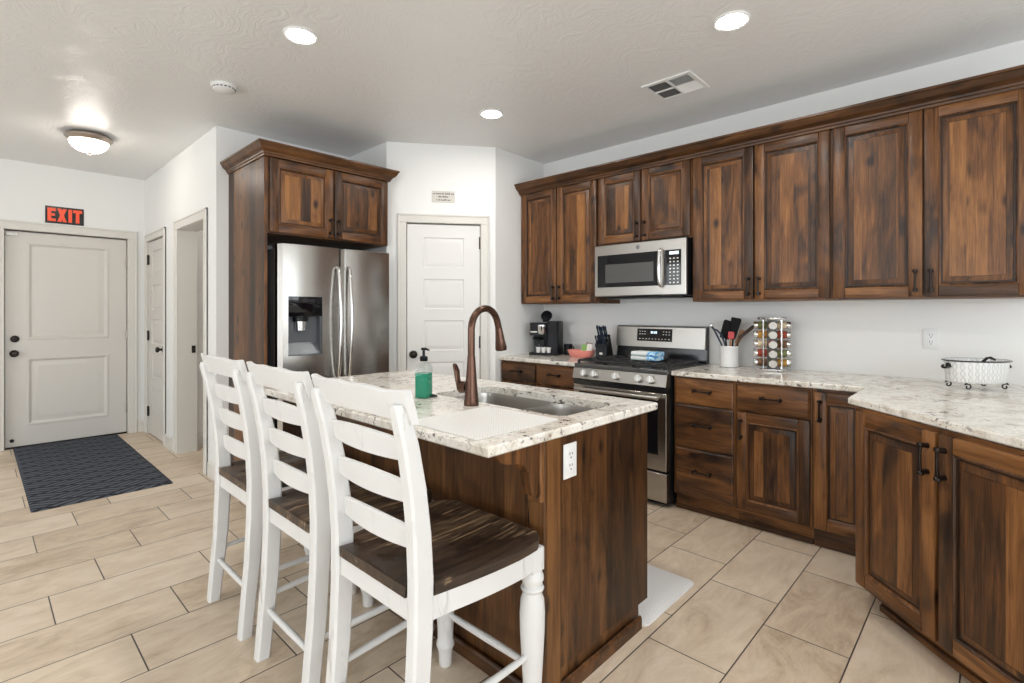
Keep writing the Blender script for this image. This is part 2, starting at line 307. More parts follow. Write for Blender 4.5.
# ------------------------------------------------------------------ mesh helpers
class MB:
    """collects shapes; build() links them as one mesh object"""
    def __init__(self, xf=None):
        self.bm = bmesh.new(); self.pid = self.bm.faces.layers.float.new('pid'); self.xf = xf; self.k = 0
    def _fin(self, verts, faces, mat, pid):
        if pid is None: self.k += 1; pid = (self.k*0.6180339) % 1.0
        for f in faces: f.material_index = mat; f[self.pid] = pid
        if self.xf:
            for v in verts: v.co = self.xf @ v.co
    def box(self, a, b, mat=0, bev=0.0, pid=None, seg=1, m=None):
        lo = [min(p, q) for p, q in zip(a, b)]; hi = [max(p, q) for p, q in zip(a, b)]
        t = bmesh.new()
        r = bmesh.ops.create_cube(t, size=1.0)
        for v in t.verts: v.co = Vector([lo[i] + (v.co[i]+0.5)*(hi[i]-lo[i]) for i in range(3)])
        if bev > 0:
            bev = min(bev, 0.45*min(h-l for l, h in zip(lo, hi)))
            bmesh.ops.bevel(t, geom=list(t.edges), offset=bev, segments=seg, profile=0.5, affect='EDGES')
        self._take(t, mat, pid, m)
    def _take(self, t, mat, pid, m=None):
        vm = {v: self.bm.verts.new(m @ v.co if m else v.co) for v in t.verts}; fs = []
        for f in t.faces:
            try: fs.append(self.bm.faces.new([vm[v] for v in f.verts]))
            except ValueError: pass
        t.free(); self._fin(list(vm.values()), fs, mat, pid)
    def prism(self, poly, axis, lo, hi, mat=0, pid=None, bev=0.0, m=None, seg=1):
        """poly: 2D points in the two other axes (cyclic order), extruded along axis"""
        t = bmesh.new()
        def P(p, h):
            if axis == 'z': return (p[0], p[1], h)
            if axis == 'x': return (h, p[0], p[1])
            return (p[0], h, p[1])
        a = [t.verts.new(P(p, lo)) for p in poly]; b = [t.verts.new(P(p, hi)) for p in poly]
        n = len(poly); t.faces.new(a); t.faces.new(list(reversed(b)))
        for i in range(n): t.faces.new([a[i], b[i], b[(i+1) % n], a[(i+1) % n]])
        bmesh.ops.recalc_face_normals(t, faces=list(t.faces))
        if bev > 0:
            es = [e for e in t.edges if abs(e.verts[0].co['xyz'.index(axis)]-e.verts[1].co['xyz'.index(axis)]) < 1e-6]
            bmesh.ops.bevel(t, geom=es, offset=bev, segments=seg, profile=0.5, affect='EDGES')
        self._take(t, mat, pid, m)
    def lathe(self, prof, c=(0, 0, 0), axis='z', seg=24, mat=0, sx=1.0, sy=1.0, m=None, pid=None):
        t = bmesh.new(); rings = []
        for r, h in prof:
            if r < 1e-6: rings.append([t.verts.new((0, 0, h))])
            else: rings.append([t.verts.new((r*sx*math.cos(2*PI*k/seg), r*sy*math.sin(2*PI*k/seg), h)) for k in range(seg)])
        for A, B in zip(rings, rings[1:]):
            for k in range(seg):
                q = [A[k % len(A)], A[(k+1) % len(A)], B[(k+1) % len(B)], B[k % len(B)]]
                q = list(dict.fromkeys(q))
                if len(q) >= 3:
                    try: t.faces.new(q)
                    except ValueError: pass
        if len(rings[0]) > 1: t.faces.new(list(reversed(rings[0])))
        if len(rings[-1]) > 1: t.faces.new(rings[-1])
        bmesh.ops.recalc_face_normals(t, faces=list(t.faces))
        R = {'z': Matrix.Identity(4), 'x': Matrix.Rotation(PI/2, 4, 'Y'), 'y': Matrix.Rotation(-PI/2, 4, 'X'), '-y': Matrix.Rotation(PI/2, 4, 'X'), '-x': Matrix.Rotation(-PI/2, 4, 'Y')}[axis]
        M = Matrix.Translation(Vector(c)) @ R
        self._take(t, mat, pid, (m @ M) if m else M)
    def tube(self, pts, r, seg=10, mat=0, closed=False, m=None, flat=1.0, pid=None):
        pts = [Vector(p) for p in pts]; n = len(pts); rs = r if isinstance(r, (list, tuple)) else [r]*n
        t = bmesh.new(); rings = []; up = None
        for i, p in enumerate(pts):
            if closed: d = pts[(i+1) % n]-pts[i-1]
            else: d = pts[min(i+1, n-1)]-pts[max(i-1, 0)]
            d.normalize()
            if up is None:
                up = Vector((0, 0, 1)) if abs(d.z) < 0.9 else Vector((1, 0, 0))
            s = d.cross(up); s.normalize(); up = s.cross(d); up.normalize()
            rings.append([t.verts.new(p + s*math.cos(2*PI*k/seg)*rs[i] + up*math.sin(2*PI*k/seg)*rs[i]*flat) for k in range(seg)])
        for i in range(n if closed else n-1):
            A, B = rings[i], rings[(i+1) % n]
            for k in range(seg): t.faces.new([A[k], A[(k+1) % seg], B[(k+1) % seg], B[k]])
        if not closed: t.faces.new(list(reversed(rings[0]))); t.faces.new(rings[-1])
        bmesh.ops.recalc_face_normals(t, faces=list(t.faces))
        self._take(t, mat, pid, m)
    def loft(self, rings, mat=0, cap=True, closed=True, m=None, pid=None):
        t = bmesh.new(); R = [[t.verts.new(p) for p in r] for r in rings]; n = len(rings[0])
        for A, B in zip(R, R[1:]):
            for k in range(n if closed else n-1): t.faces.new([A[k], A[(k+1) % n], B[(k+1) % n], B[k]])
        if cap is True: t.faces.new(list(reversed(R[0])))
        if cap: t.faces.new(R[-1])
        bmesh.ops.recalc_face_normals(t, faces=list(t.faces))
        self._take(t, mat, pid, m)
    def sweep(self, path, prof, mat=0, pid=None):
        """sweeps (outward, z) profile along an open plan polyline with mitres; outward = to the right of travel"""
        P = [Vector((p[0], p[1])) for p in path]; rings = []
        def nr(a, b): d = (b-a).normalized(); return Vector((d.y, -d.x))
        for i, p in enumerate(P):
            if i == 0: o = nr(P[0], P[1])
            elif i == len(P)-1: o = nr(P[-2], P[-1])
            else:
                a, b = nr(P[i-1], p), nr(p, P[i+1]); o = (a+b); o = o/(o.dot(a))
            rings.append([(p.x+o.x*d, p.y+o.y*d, z) for d, z in prof])
        self.loft(rings, mat, True, True, pid=pid)
    def build(self, name, mats, parent=None, smooth=35, loc=None, rot=None):
        me = bpy.data.meshes.new(name); self.bm.normal_update(); self.bm.to_mesh(me); self.bm.free()
        for m_ in (mats if isinstance(mats, (list, tuple)) else [mats]): me.materials.append(MT[m_] if isinstance(m_, str) else m_)
        if smooth:
            for p in me.polygons: p.use_smooth = True
            me.set_sharp_from_angle(angle=math.radians(smooth))
        o = bpy.data.objects.new(name, me); COL.objects.link(o)
        if parent is not None: o.parent = parent
        if loc is not None: o.location = loc
        if rot is not None: o.rotation_euler = rot
        return o
def tag(o, label, cat, group=None):
    o['label'] = label; o['category'] = cat
    if group: o['group'] = group
    return o
def struct(o): o['kind'] = 'structure'; return o
def thing(name, label, cat, loc=(0, 0, 0), rz=0.0, group=None):
    o = bpy.data.objects.new(name, None); COL.objects.link(o); o.empty_display_size = 0.05
    o.location = loc; o.rotation_euler = (0, 0, rz); return tag(o, label, cat, group)
def children(o): return [c for c in bpy.data.objects if c.parent is o]
def dup(o, parent=None):
    c = o.copy(); COL.objects.link(c)
    if parent is not None: c.parent = parent
    for ch in children(o): dup(ch, c)
    return c
def cut(o, cutters):
    for c in cutters:
        md = o.modifiers.new('cut', 'BOOLEAN'); md.object = c; md.operation = 'DIFFERENCE'; md.solver = 'EXACT'
    bpy.context.view_layer.update()
    dg = bpy.context.evaluated_depsgraph_get()
    me = bpy.data.meshes.new_from_object(o.evaluated_get(dg))
    o.modifiers.clear(); o.data = me
    for c in cutters: bpy.data.objects.remove(c)
    me.set_sharp_from_angle(angle=math.radians(15))
    return o
def cutter(a, b, bev=0.0, seg=3):
    mb = MB(); mb.box(a, b, bev=bev, seg=seg); return mb.build('cutter', 'plastic', smooth=0)
def bez(p0, p1, p2, n=8):
    p0, p1, p2 = Vector(p0), Vector(p1), Vector(p2)
    return [p0*(1-t)**2 + p1*2*t*(1-t) + p2*t*t for t in [i/n for i in range(n+1)]]

def rrect(x0, x1, y0, y1, r, z, n=5):
    P = []
    for (ccx, ccy, a0) in ((x1-r, y1-r, 0), (x0+r, y1-r, PI/2), (x0+r, y0+r, PI), (x1-r, y0+r, 1.5*PI)):
        for k in range(n+1): P.append((ccx+r*math.cos(a0+PI/2*k/n), ccy+r*math.sin(a0+PI/2*k/n), z))
    return P

# ------------------------------------------------------------------ the setting
H = 2.74
X0, YB, XR, YR = -6.75, 3.815, 2.4, -3.6                   # entry wall, back wall, right wall, rear wall
Ax, Ay, Bx, By = -3.731, 2.395, -3.170, 3.132              # ends of the pantry wall
def sbox(name, boxes, mat):
    mb = MB()
    for a, b in boxes: mb.box(a, b)
    return struct(mb.build(name, mat, smooth=0))
sbox('floor', [((X0-0.3, YR-0.2, -0.1), (XR+0.2, YB+0.2, 0))], 'floor')
sbox('ceiling', [((X0-0.3, YR-0.2, H), (XR+0.2, YB+0.2, H+0.1))], 'ceiling')
sbox('wall_light_stop', [((X0-0.40, YR-0.2, 0), (X0-0.30, YB+0.2, H)), ((X0-0.3, YB+0.12, 0), (-3.4, YB+0.2, H))], 'wall')  # unseen backing added behind the walls, stops sky light leaking through door gaps
sbox('wall_back', [((-3.4, YB, 0), (XR+0.1, YB+0.12, H))], 'wall')
DL, DR, DT = 0.195, 1.134, 2.085                            # entry door opening (y, y, z)
sbox('wall_entry', [((X0-0.14, YR, 0), (X0, DL-0.012, H)), ((X0-0.14, DR+0.012, 0), (X0, 1.30, H)), ((X0-0.14, DL-0.012, DT+0.012), (X0, DR+0.012, H))], 'wall')
HY, HY2 = 1.285, 1.425
C0, C1, O0, O1, OT = -6.610, -5.925, -5.435, -4.645, 2.055
sbox('wall_hall', [((X0-0.14, HY, 0), (C0-.012, HY2, H)), ((C0-.012, HY, 2.067), (C1+.012, HY2, H)), ((C1+.012, HY, 0), (O0-.012, HY2, H)), ((O0-.012, HY, OT+.012), (O1+.012, HY2, H)), ((O1+.012, HY, 0), (-4.364, HY2, H))], 'wall')
sbox('wall_fridge', [((-4.50, HY2, 0), (-4.364, 2.52, H))], 'wall')
sbox('wall_bath', [((-5.75, HY2, 0), (-5.60, 3.2, H)), ((-5.60, 3.2, 0), (-4.5, 3.32, H))], 'wall')
sbox('wall_nook', [((-4.50, 2.40, 0), (Ax, 2.52, H))], 'wall')
pdir = Vector((Bx-Ax, By-Ay, 0)); PL = pdir.length; prz = math.atan2(pdir.y, pdir.x)
pw = bpy.data.objects.new
def ploc(o): o.location = (Ax, Ay, 0); o.rotation_euler = (0, 0, prz); return o
T0, T1, TT = 0.165, 0.795, 2.062
ploc(sbox('wall_pantry', [((0, 0, 0), (T0-0.012, 0.12, H)), ((T0-0.012, 0, TT+0.012), (T1+0.012, 0.12, H)), ((T1+0.012, 0, 0), (PL, 0.12, H))], 'wall'))
mb = MB(); mb.prism([(Bx, By), (-3.195, YB), (-3.35, YB), (-3.30, By)], 'z', 0, H); struct(mb.build('wall_pantry_return', 'wall', smooth=0))
# great room behind the camera: rear wall with three windows, right wall with a glazed slider
rb = []
xs = [X0]
for a, b in REAR_WINDOWS:
    rb.append(((xs[-1], YR-0.12, 0), (a, YR, H))); rb.append(((a, YR-0.12, 0), (b, YR, 0.3))); rb.append(((a, YR-0.12, 2.4), (b, YR, H))); xs.append(b)
rb.append(((xs[-1], YR-0.12, 0), (XR+0.1, YR, H)))
sbox('wall_rear', rb, 'wall')
ra, rc = RIGHT_WINDOW
sbox('wall_right', [((XR, YR, 0), (XR+0.12, ra, H)), ((XR, rc, 0), (XR+0.12, 1.6, H)), ((XR, 3.3, 0), (XR+0.12, YB, H)), ((XR, 1.6, 0), (XR+0.12, 3.3, 0.95)), ((XR, 1.6, 2.35), (XR+0.12, 3.3, H)), ((XR, ra, 2.25), (XR+0.12, rc, H))], 'wall')
def window(name, p, q, vert=True):
    """frame with one mullion and panes between the plan points p and q"""
    (x0, y0, z0), (x1, y1, z1) = p, q
    mb = MB()
    along = (x1-x0) > (y1-y0); L = (x1-x0) if along else (y1-y0)
    def B(s0, s1, za, zb, d0=0.02, d1=0.09):
        return ((x0+s0, y0+d0, za), (x0+s1, y0+d1, zb)) if along else ((x0+d0, y0+s0, za), (x0+d1, y0+s1, zb))
    for s0, s1, za, zb in ((0, .05, z0, z1), (L-.05, L, z0, z1), (L/2-.03, L/2+.03, z0, z1), (.05, L-.05, z0, z0+.05), (.05, L-.05, z1-.05, z1)): mb.box(*B(s0, s1, za, zb), bev=0.004)
    o = struct(mb.build(name, 'plastic'))
    g = MB(); g.box(*B(.045, L/2-.025, z0+.045, z1-.045, .05, .058)); g.box(*B(L/2+.025, L-.045, z0+.045, z1-.045, .05, .058)); g.build('pane', 'pane', o, 0)
for i, (a, b) in enumerate(REAR_WINDOWS): window('window_%d' % (i+1), (a, YR-0.12, 0.3), (b, YR-0.01, 2.4))
window('window_5', (XR, 1.6, 0.95), (XR+0.11, 3.3, 2.35))
window('window_4', (XR, ra, 0.0), (XR+0.11, rc, 2.25))

BBP = [(0, 0), (0.014, 0), (0.014, 0.105), (0.009, 0.118), (0.004, 0.125), (0, 0.125)]
def baseboard(name, path):
    mb = MB(); mb.sweep(path, BBP); struct(mb.build(name, 'trim', smooth=20))
baseboard('baseboard_entry', [(X0, 1.220), (X0, HY)])
baseboard('baseboard_entry_left', [(X0, YR), (X0, 0.10)])
baseboard('baseboard_hall', [(X0, HY), (-6.69, HY)])
baseboard('baseboard_hall_middle', [(-5.85, HY), (-5.615, HY)])
baseboard('baseboard_hall_end', [(-4.535, HY), (-4.364, HY), (-4.364, 1.375)])
baseboard('baseboard_bath', [(-5.60, 3.2), (-5.60, HY2)][::-1])
CAS = [(0, 0.018), (0, 0.010), (0.070, 0.010)]
def casing(name, x0, x1, zt, M, wdt=0.078, jamb=0.12, mat='trim', strike=None):
    """door lining and moulded casing in a local frame: x along the wall, -y into the room"""
    mb = MB()
    for (a, b) in ((x0-wdt, x0), (x1, x1+wdt)):
        inner, outer = (b, a) if a < x0 else (a, b)
        lo, hi = min(a, b), max(a, b)
        mb.box((lo, -0.014, 0), (hi, 0.0, zt), bev=0.004)
        mb.box((min(outer, outer+(0.018 if outer < inner else -0.018)), -0.020, 0), (max(outer, outer+(0.018 if outer < inner else -0.018)), 0.0, zt+wdt), bev=0.004)
    mb.box((x0-wdt, -0.014, zt), (x1+wdt, 0, zt+wdt-0.004), bev=0.004); mb.box((x0-wdt, -0.020, zt+wdt-0.018), (x1+wdt, 0, zt+wdt), bev=0.004)
    mb.box((x0-0.012, 0, 0), (x0, jamb, zt)); mb.box((x1, 0, 0), (x1+0.012, jamb, zt)); mb.box((x0-0.012, 0, zt), (x1+0.012, jamb, zt+0.012))
    o = struct(mb.build(name, mat, smooth=25)); o.matrix_world = M
    if strike:
        s = MB(); s.box((x0, strike[0]-0.016, strike[1]-0.034), (x0+0.004, strike[0]+0.016, strike[1]+0.034), bev=0.002); s.box((x0+0.003, strike[0]-0.006, strike[1]-0.012), (x0+0.012, strike[0]+0.006, strike[1]+0.012), bev=0.003); s.build('strike_plate', 'bronze', o)
    return o
def panel_door(name, w_, zt, panels, M, thick=0.04, mat='door', raised=False):
    """door leaf: local x 0..w_, front at y=0, back at y=thick; panels = (x0, x1, z0, z1)"""
    mb = MB()
    xs = sorted({0, w_} | {v for p in panels for v in p[:2]}); px0, px1 = panels[0][0], panels[0][1]
    mb.box((0, 0.012, 0.008), (w_, thick, zt))
    mb.box((0, 0, 0.008), (px0, 0.012, zt)); mb.box((px1, 0, 0.008), (w_, 0.012, zt))
    zc = 0.008
    for p in sorted(panels, key=lambda q: q[2]):
        mb.box((px0, 0, zc), (px1, 0.012, p[2])); zc = p[3]
    mb.box((px0, 0, zc), (px1, 0.012, zt))
    for a, b, c, d in panels:
        def ring(i, y): return [(a+i, y, c+i), (b-i, y, c+i), (b-i, y, d-i), (a+i, y, d-i)]
        if raised: mb.loft([ring(-0.022, 0.0), ring(-0.018, -0.007), ring(-0.006, -0.007), ring(0.004, 0.004), ring(0.014, 0.011), ring(0.024, 0.011), ring(0.058, 0.002), ring(0.062, 0.002)], cap='end')
        else: mb.loft([ring(-0.001, 0.0), ring(0.003, 0.0095), ring(0.012, 0.0110), ring(0.017, 0.0085), ring(0.040, 0.0030), ring(0.044, 0.0030)], cap='end')
    o = struct(mb.build(name, mat, smooth=20)); o.matrix_world = M
    return o
def knob(parent, x, z, y=0.0, name='door_knob', r=0.029):
    mb = MB(); mb.lathe([(0.034, 0.0), (0.034, 0.006), (0.028, 0.010), (0.012, 0.014), (0.011, 0.032), (0.022, 0.038), (r, 0.048), (r, 0.056), (0.020, 0.066), (0, 0.069)], (x, y, z), '-y', 24)
    return mb.build(name, 'bronze', parent)
def hinge(parent, x, z, y=-0.004, mat='bronze'):
    mb = MB(); mb.box((x-0.004, y-0.002, z-0.05), (x+0.026, y+0.004, z+0.05)); mb.tube([(x, y-0.006, z-0.053), (x, y-0.006, z+0.053)], 0.007, 8); return mb.build('hinge', mat, parent)
# entry door (door_1): local x runs along world +y, local -y faces the room (+x)
Mx = Matrix.Translation((X0, 0, 0)) @ Matrix.Rotation(PI/2, 4, 'Z')
casing('trim_1', DL, DR, DT, Mx, 0.082, 0.12)
d1 = panel_door('door_1', DR-DL-0.012, DT-0.012, [(0.170, DR-DL-0.185, 0.225, 0.838), (0.170, DR-DL-0.185, 1.055, 1.955)], Matrix.Translation((X0-0.045, DL+0.006, 0)) @ Matrix.Rotation(PI/2, 4, 'Z'), 0.045, 'door', True)
knob(d1, 0.062, 0.905)
mb = MB(); mb.lathe([(0.033, 0), (0.033, 0.008), (0.027, 0.014), (0.014, 0.016), (0.012, 0.019), (0, 0.020)], (0.066, 0, 1.045), '-y'); mb.box((0.060, -0.030, 1.030), (0.072, -0.015, 1.060), bev=0.003); mb.build('deadbolt', 'bronze', d1)
for z in (1.83, 1.06, 0.27): hinge(d1, DR-DL-0.012, z, mat='nickel')
mb = MB(); mb.box((0.005, -0.022, 2.028), (0.085, 0.0, 2.058), bev=0.004); mb.build('door_sensor', 'plastic', d1)
mb = MB(); mb.lathe([(0.016, 0), (0.016, 0.012), (0.010, 0.02), (0, 0.022)], (0.045, 0, 0.075), '-y', 16); mb.build('door_stop', 'black', d1)
mb = MB(); mb.box((-0.005, -0.018, 0.0), (DR-DL-0.005, 0.05, 0.016), bev=0.004); mb.build('threshold', 'bronze', d1)
# closet door (door_2) and doorway (trim_3) in the hall wall
My = Matrix.Translation((0, HY, 0))
casing('trim_2', C0, C1, OT, My, 0.075, 0.12)
def five(w_, m_=0.125): return [(m_, w_-m_, 0.26+0.356*k, 0.26+0.356*k+0.257) for k in range(5)]
d2 = panel_door('door_2', C1-C0-0.008, OT-0.010, five(C1-C0-0.008, 0.13), Matrix.Translation((C0+0.004, HY+0.008, 0)))
knob(d2, C1-C0-0.07, 0.93)
for z in (1.86, 1.05, 0.24): hinge(d2, 0.0, z)
casing('trim_3', O0, O1, OT, My, 0.082, 0.155, strike=(0.125, 0.955))
# pantry door (door_4)
Mp = Matrix.Translation((Ax, Ay, 0)) @ Matrix.Rotation(prz, 4, 'Z')
casing('trim_4', T0, T1, TT, Mp, 0.075, 0.12)
pdw = T1-T0-0.010
d4 = panel_door('door_4', pdw, TT-0.010, five(pdw, 0.138), Mp @ Matrix.Translation((T0+0.005, 0.010, 0)), mat='pdoor')
knob(d4, 0.052, 0.94)
for z in (1.90, 1.04, 0.22): hinge(d4, pdw, z)

# ------------------------------------------------------------------ cabinets
def pull(parent, c, vertical=True, L=0.120):
    """bronze bar pull with a cup at each end; c = middle on the face, -y out"""
    mb = MB(); x, y, z = c
    def q(s, o): return (x, y-o, z+s) if vertical else (x+s, y-o, z)
    h = L/2
    mb.tube([q(-h*0.86, 0.027), q(-h*0.4, 0.029), q(0, 0.030), q(h*0.4, 0.029), q(h*0.86, 0.027)], [0.0062, 0.0056, 0.0053, 0.0056, 0.0062], 10)
    for s in (-1, 1):
        mb.tube([q(s*h*0.80, 0.0), q(s*h*0.80, 0.026)], [0.0105, 0.0065], 10)
        mb.tube([q(s*h*0.74, 0.0272), q(s*h*0.80, 0.0272), q(s*h*0.95, 0.0272), q(s*h*1.0, 0.0272)], [0.0075, 0.0118, 0.0118, 0.0075], 12)
    return mb.build('handle', 'bronze', parent)
DM = ['wp', 'wv', 'wh', 'glaze']
def raised_door(parent, x, z, w_, h_, handle=None, name='door', hz=None):
    """raised-panel door with its lower left corner at (x, z); front 21 mm proud of the face frame"""
    mb = MB(); st = 0.058; F = -0.021
    mb.box((0, F, 0), (st, 0, h_), 1, 0.005, seg=2); mb.box((w_-st, F, 0), (w_, 0, h_), 1, 0.005, seg=2)
    mb.box((st, F, 0), (w_-st, 0, st), 2, 0.004, seg=2); mb.box((st, F, h_-st), (w_-st, 0, h_), 2, 0.004, seg=2)
    a, b, c, d = st, w_-st, st, h_-st
    def ring(i, y): return [(a+i, y, c+i), (b-i, y, c+i), (b-i, y, d-i), (a+i, y, d-i)]
    mb.loft([ring(-0.001, F+0.0012), ring(0.004, F-0.001), ring(0.009, F+0.004), ring(0.011, F+0.012)], 1, False)
    mb.loft([ring(0.011, F+0.012), ring(0.017, F+0.012)], 3, False)
    mb.loft([ring(0.017, F+0.012), ring(0.019, F+0.0095), ring(0.042, F+0.003)], 1, False)
    mb.loft([ring(0.042, F+0.003), ring(0.0425, F+0.0045), ring(0.0435, F+0.0045)], 3, False)
    mb.loft([ring(0.0435, F+0.0045), ring(0.044, F+0.002), ring(0.05, F+0.002)], 0, True)
    o = mb.build(name, DM, parent, 25, (x, 0, z))
    if handle:
        hx = st/2 if handle[0] == 'l' else w_-st/2
        zz = 0.085 if handle[1] == 'b' else h_-0.10
        pull(o, (hx, F, zz if hz is None else hz))
    return o
def drawer(parent, x, z, w_, h_, hx=None):
    mb = MB(); F = -0.021
    mb.loft([[(i, y, i), (w_-i, y, i), (w_-i, y, h_-i), (i, y, h_-i)] for i, y in ((0, 0), (0, F+0.008), (0.004, F+0.006), (0.010, F+0.001), (0.014, F))], 0, True)
    o = mb.build('drawer', ['wph'], parent, 25, (x, 0, z))
    pull(o, (w_/2 if hx is None else hx, F, h_*0.56), False)
    return o
def carcass(parent, w_, d_, z0, z1, stiles, rails, toe=0.0, endl=True):
    """box with a face frame; stiles = x ranges, rails = (x0, x1, z0, z1)"""
    mb = MB()
    mb.box((0, 0.018, z0), (w_, d_, z1), 0)
    for a, b in stiles: mb.box((a, 0, z0), (b, 0.0185, z1), 1, 0.0015)
    for a, b, c, d in rails: mb.box((a, 0.0005, c), (b, 0.0185, d), 2, 0.001)
    if toe: mb.box((0, toe, 0), (w_, d_, z0), 2); mb.box((0, toe-0.012, 0), (w_, toe, 0.03), 2, 0.004)
    return mb.build('body', ['wp', 'wv', 'wh'], parent, 25)
FU, FB = 3.485, 3.206                                       # face-frame planes of the upper and base runs
UZ0, UZ1 = 1.374, 2.3755
def upper(x0, x1, splits, z0, label, depth=0.325):
    t = thing('upper_cabinet', label, 'cabinet', (x0, FU, 0), group='wall cabinets over the back counter')
    w_ = x1-x0
    carcass(t, w_, depth, z0, UZ1, [(0, 0.03), (w_-0.03, w_)], [(0.03, w_-0.03, z0, z0+0.025), (0.03, w_-0.03, UZ1-0.05, UZ1)])
    for (a, b, hs) in splits: raised_door(t, a-x0, z0+0.010, b-a, 2.372-z0, hs+'b')
    return t
upper(-3.182, -2.338, [(-3.170, -2.762, 'r'), (-2.754, -2.346, 'l')], UZ0, 'tall two-door alder wall cabinet in the corner above the coffee maker')
upper(-2.336, -1.552, [(-2.326, -1.949, 'r'), (-1.941, -1.560, 'l')], 1.832, 'short two-door alder wall cabinet right above the microwave')
upper(-1.550, -0.702, [(-1.540, -1.138, 'r'), (-1.130, -0.710, 'l')], UZ0, 'tall two-door alder wall cabinet right of the microwave, above the spice rack')
upper(-0.700, 0.165, [(-0.692, -0.283, 'r'), (-0.276, 0.138, 'l')], UZ0, 'tall two-door alder wall cabinet at the right end, above the wall outlet')
CRP = [(0, 2.376), (0.012, 2.376), (0.014, 2.388), (0.024, 2.391), (0.027, 2.402), (0.036, 2.406), (0.055, 2.418), (0.066, 2.432), (0.074, 2.446), (0.082, 2.449), (0.082, 2.462), (-0.030, 2.462), (-0.030, 2.376)]
mb = MB(); mb.sweep([(-3.186, FU-0.021), (0.168, FU-0.021), (0.168, YB)], CRP)
tag(mb.build('crown_moulding', 'crown', smooth=15), 'long dark alder crown moulding along the top of the back wall cabinets', 'moulding')

def base(x0, x1, label, name='base_cabinet'):
    return thing(name, label, 'cabinet', (x0, FB, 0), group='base cabinets along the back wall')
ZB, ZT = 0.105, 0.880
t = base(-3.164, -2.345, 'low alder base cabinet under the coffee maker, left of the range')
carcass(t, 0.819, 0.60, ZB, ZT, [(0, 0.03), (0.39, 0.42), (0.79, 0.819)], [(0.03, 0.79, ZB, ZB+0.02), (0.03, 0.79, ZT-0.02, ZT)], 0.035)
drawer(t, 0.008, 0.715, 0.390, 0.148); drawer(t, 0.416, 0.715, 0.393, 0.148)
raised_door(t, 0.008, 0.115, 0.390, 0.585, 'rt'); raised_door(t, 0.416, 0.115, 0.393, 0.585, 'lt')
t = base(-1.552, -1.152, 'narrow alder base cabinet with three drawers, beside the range')
carcass(t, 0.400, 0.60, ZB, ZT, [(0, 0.02), (0.38, 0.40)], [(0.02, 0.38, ZB, ZB+0.02), (0.02, 0.38, ZT-0.02, ZT)], 0.035)
for a, b in ((0.108, 0.416), (0.422, 0.700), (0.706, 0.866)): drawer(t, 0.014, a, 0.374, b-a)
t = base(-1.150, -0.740, 'alder base cabinet with one drawer over one door, below the spice rack')
carcass(t, 0.410, 0.60, ZB, ZT, [(0, 0.02), (0.39, 0.41)], [(0.02, 0.39, ZB, ZB+0.02), (0.02, 0.39, ZT-0.02, ZT)], 0.035)
drawer(t, 0.006, 0.706, 0.396, 0.160); raised_door(t, 0.006, 0.110, 0.396, 0.588, 'lt')
t = base(-0.738, -0.462, 'blind corner alder base cabinet with one full-height door, half hidden')
carcass(t, 0.274, 0.60, ZB, ZT, [(0, 0.02), (0.25, 0.274)], [(0.02, 0.25, ZB, ZB+0.02), (0.02, 0.25, ZT-0.02, ZT)], 0.035)
raised_door(t, 0.012, 0.110, 0.256, 0.752, 'lt')
# angled cabinet in the right foreground
s2 = math.sqrt(0.5)
DGx, DGy = -0.451+0.021*s2, 2.677+0.021*s2
t = thing('base_cabinet', 'large angled alder base cabinet with two tall doors in the right foreground', 'cabinet', (DGx, DGy, 0), -PI/4)
def dl(x, y): return ((x-DGx)*s2-(y-DGy)*s2, (x-DGx)*s2+(y-DGy)*s2)
mb = MB(); DW = 0.865
poly = [(-0.018, 0.018), (DW, 0.018), (DW, 0.60), dl(-0.03, 3.20), dl(-0.448, 3.20)]
mb.prism(poly, 'z', ZB, ZT, 0)
mb.prism([(0.03, 0.075), (DW-0.03, 0.075), (DW-0.03, 0.55), dl(-0.06, 3.17), dl(-0.38, 3.17)], 'z', 0, ZB, 2)
mb.box((0.03, 0.063, 0), (DW-0.03, 0.075, 0.03), 2, 0.004)
for a, b in ((-0.018, 0.02), (0.40, 0.432), (DW-0.02, DW)): mb.box((a, 0, ZB), (b, 0.0185, ZT), 1, 0.0015)
for c, d in ((ZB, ZB+0.02), (ZT-0.02, ZT)): mb.box((0.02, 0.0005, c), (DW-0.02, 0.0185, d), 2)
mb.build('body', ['wp', 'wv', 'wh'], t, 25)
raised_door(t, -0.001, 0.110, 0.410, 0.755, 'rt'); raised_door(t, 0.424, 0.110, 0.425, 0.755, 'lt')

# ------------------------------------------------------------------ countertops
CZ0, CZ1 = 0.882, 0.914
mb = MB(); mb.prism([(-3.172, 3.172), (-2.338, 3.172), (-2.338, YB), (-3.192, YB)], 'z', CZ0, CZ1, bev=0.005, seg=1)
tag(mb.build('countertop', 'granite', smooth=15), 'short speckled cream granite countertop left of the range', 'countertop')
mb = MB()
q1 = (-0.490, 2.748); q2 = (q1[0]+0.93*s2, q1[1]-0.93*s2); q3 = (q2[0]+0.66*s2, q2[1]+0.66*s2)
mb.prism([(-1.557, 3.172), (-0.500, 3.172), (-0.490, 3.150), q1, q2, q3, (q3[0], YB), (-1.557, YB)], 'z', CZ0, CZ1, bev=0.005, seg=1)
tag(mb.build('countertop', 'granite', smooth=15), 'long granite countertop right of the range widening into an angled corner', 'countertop')

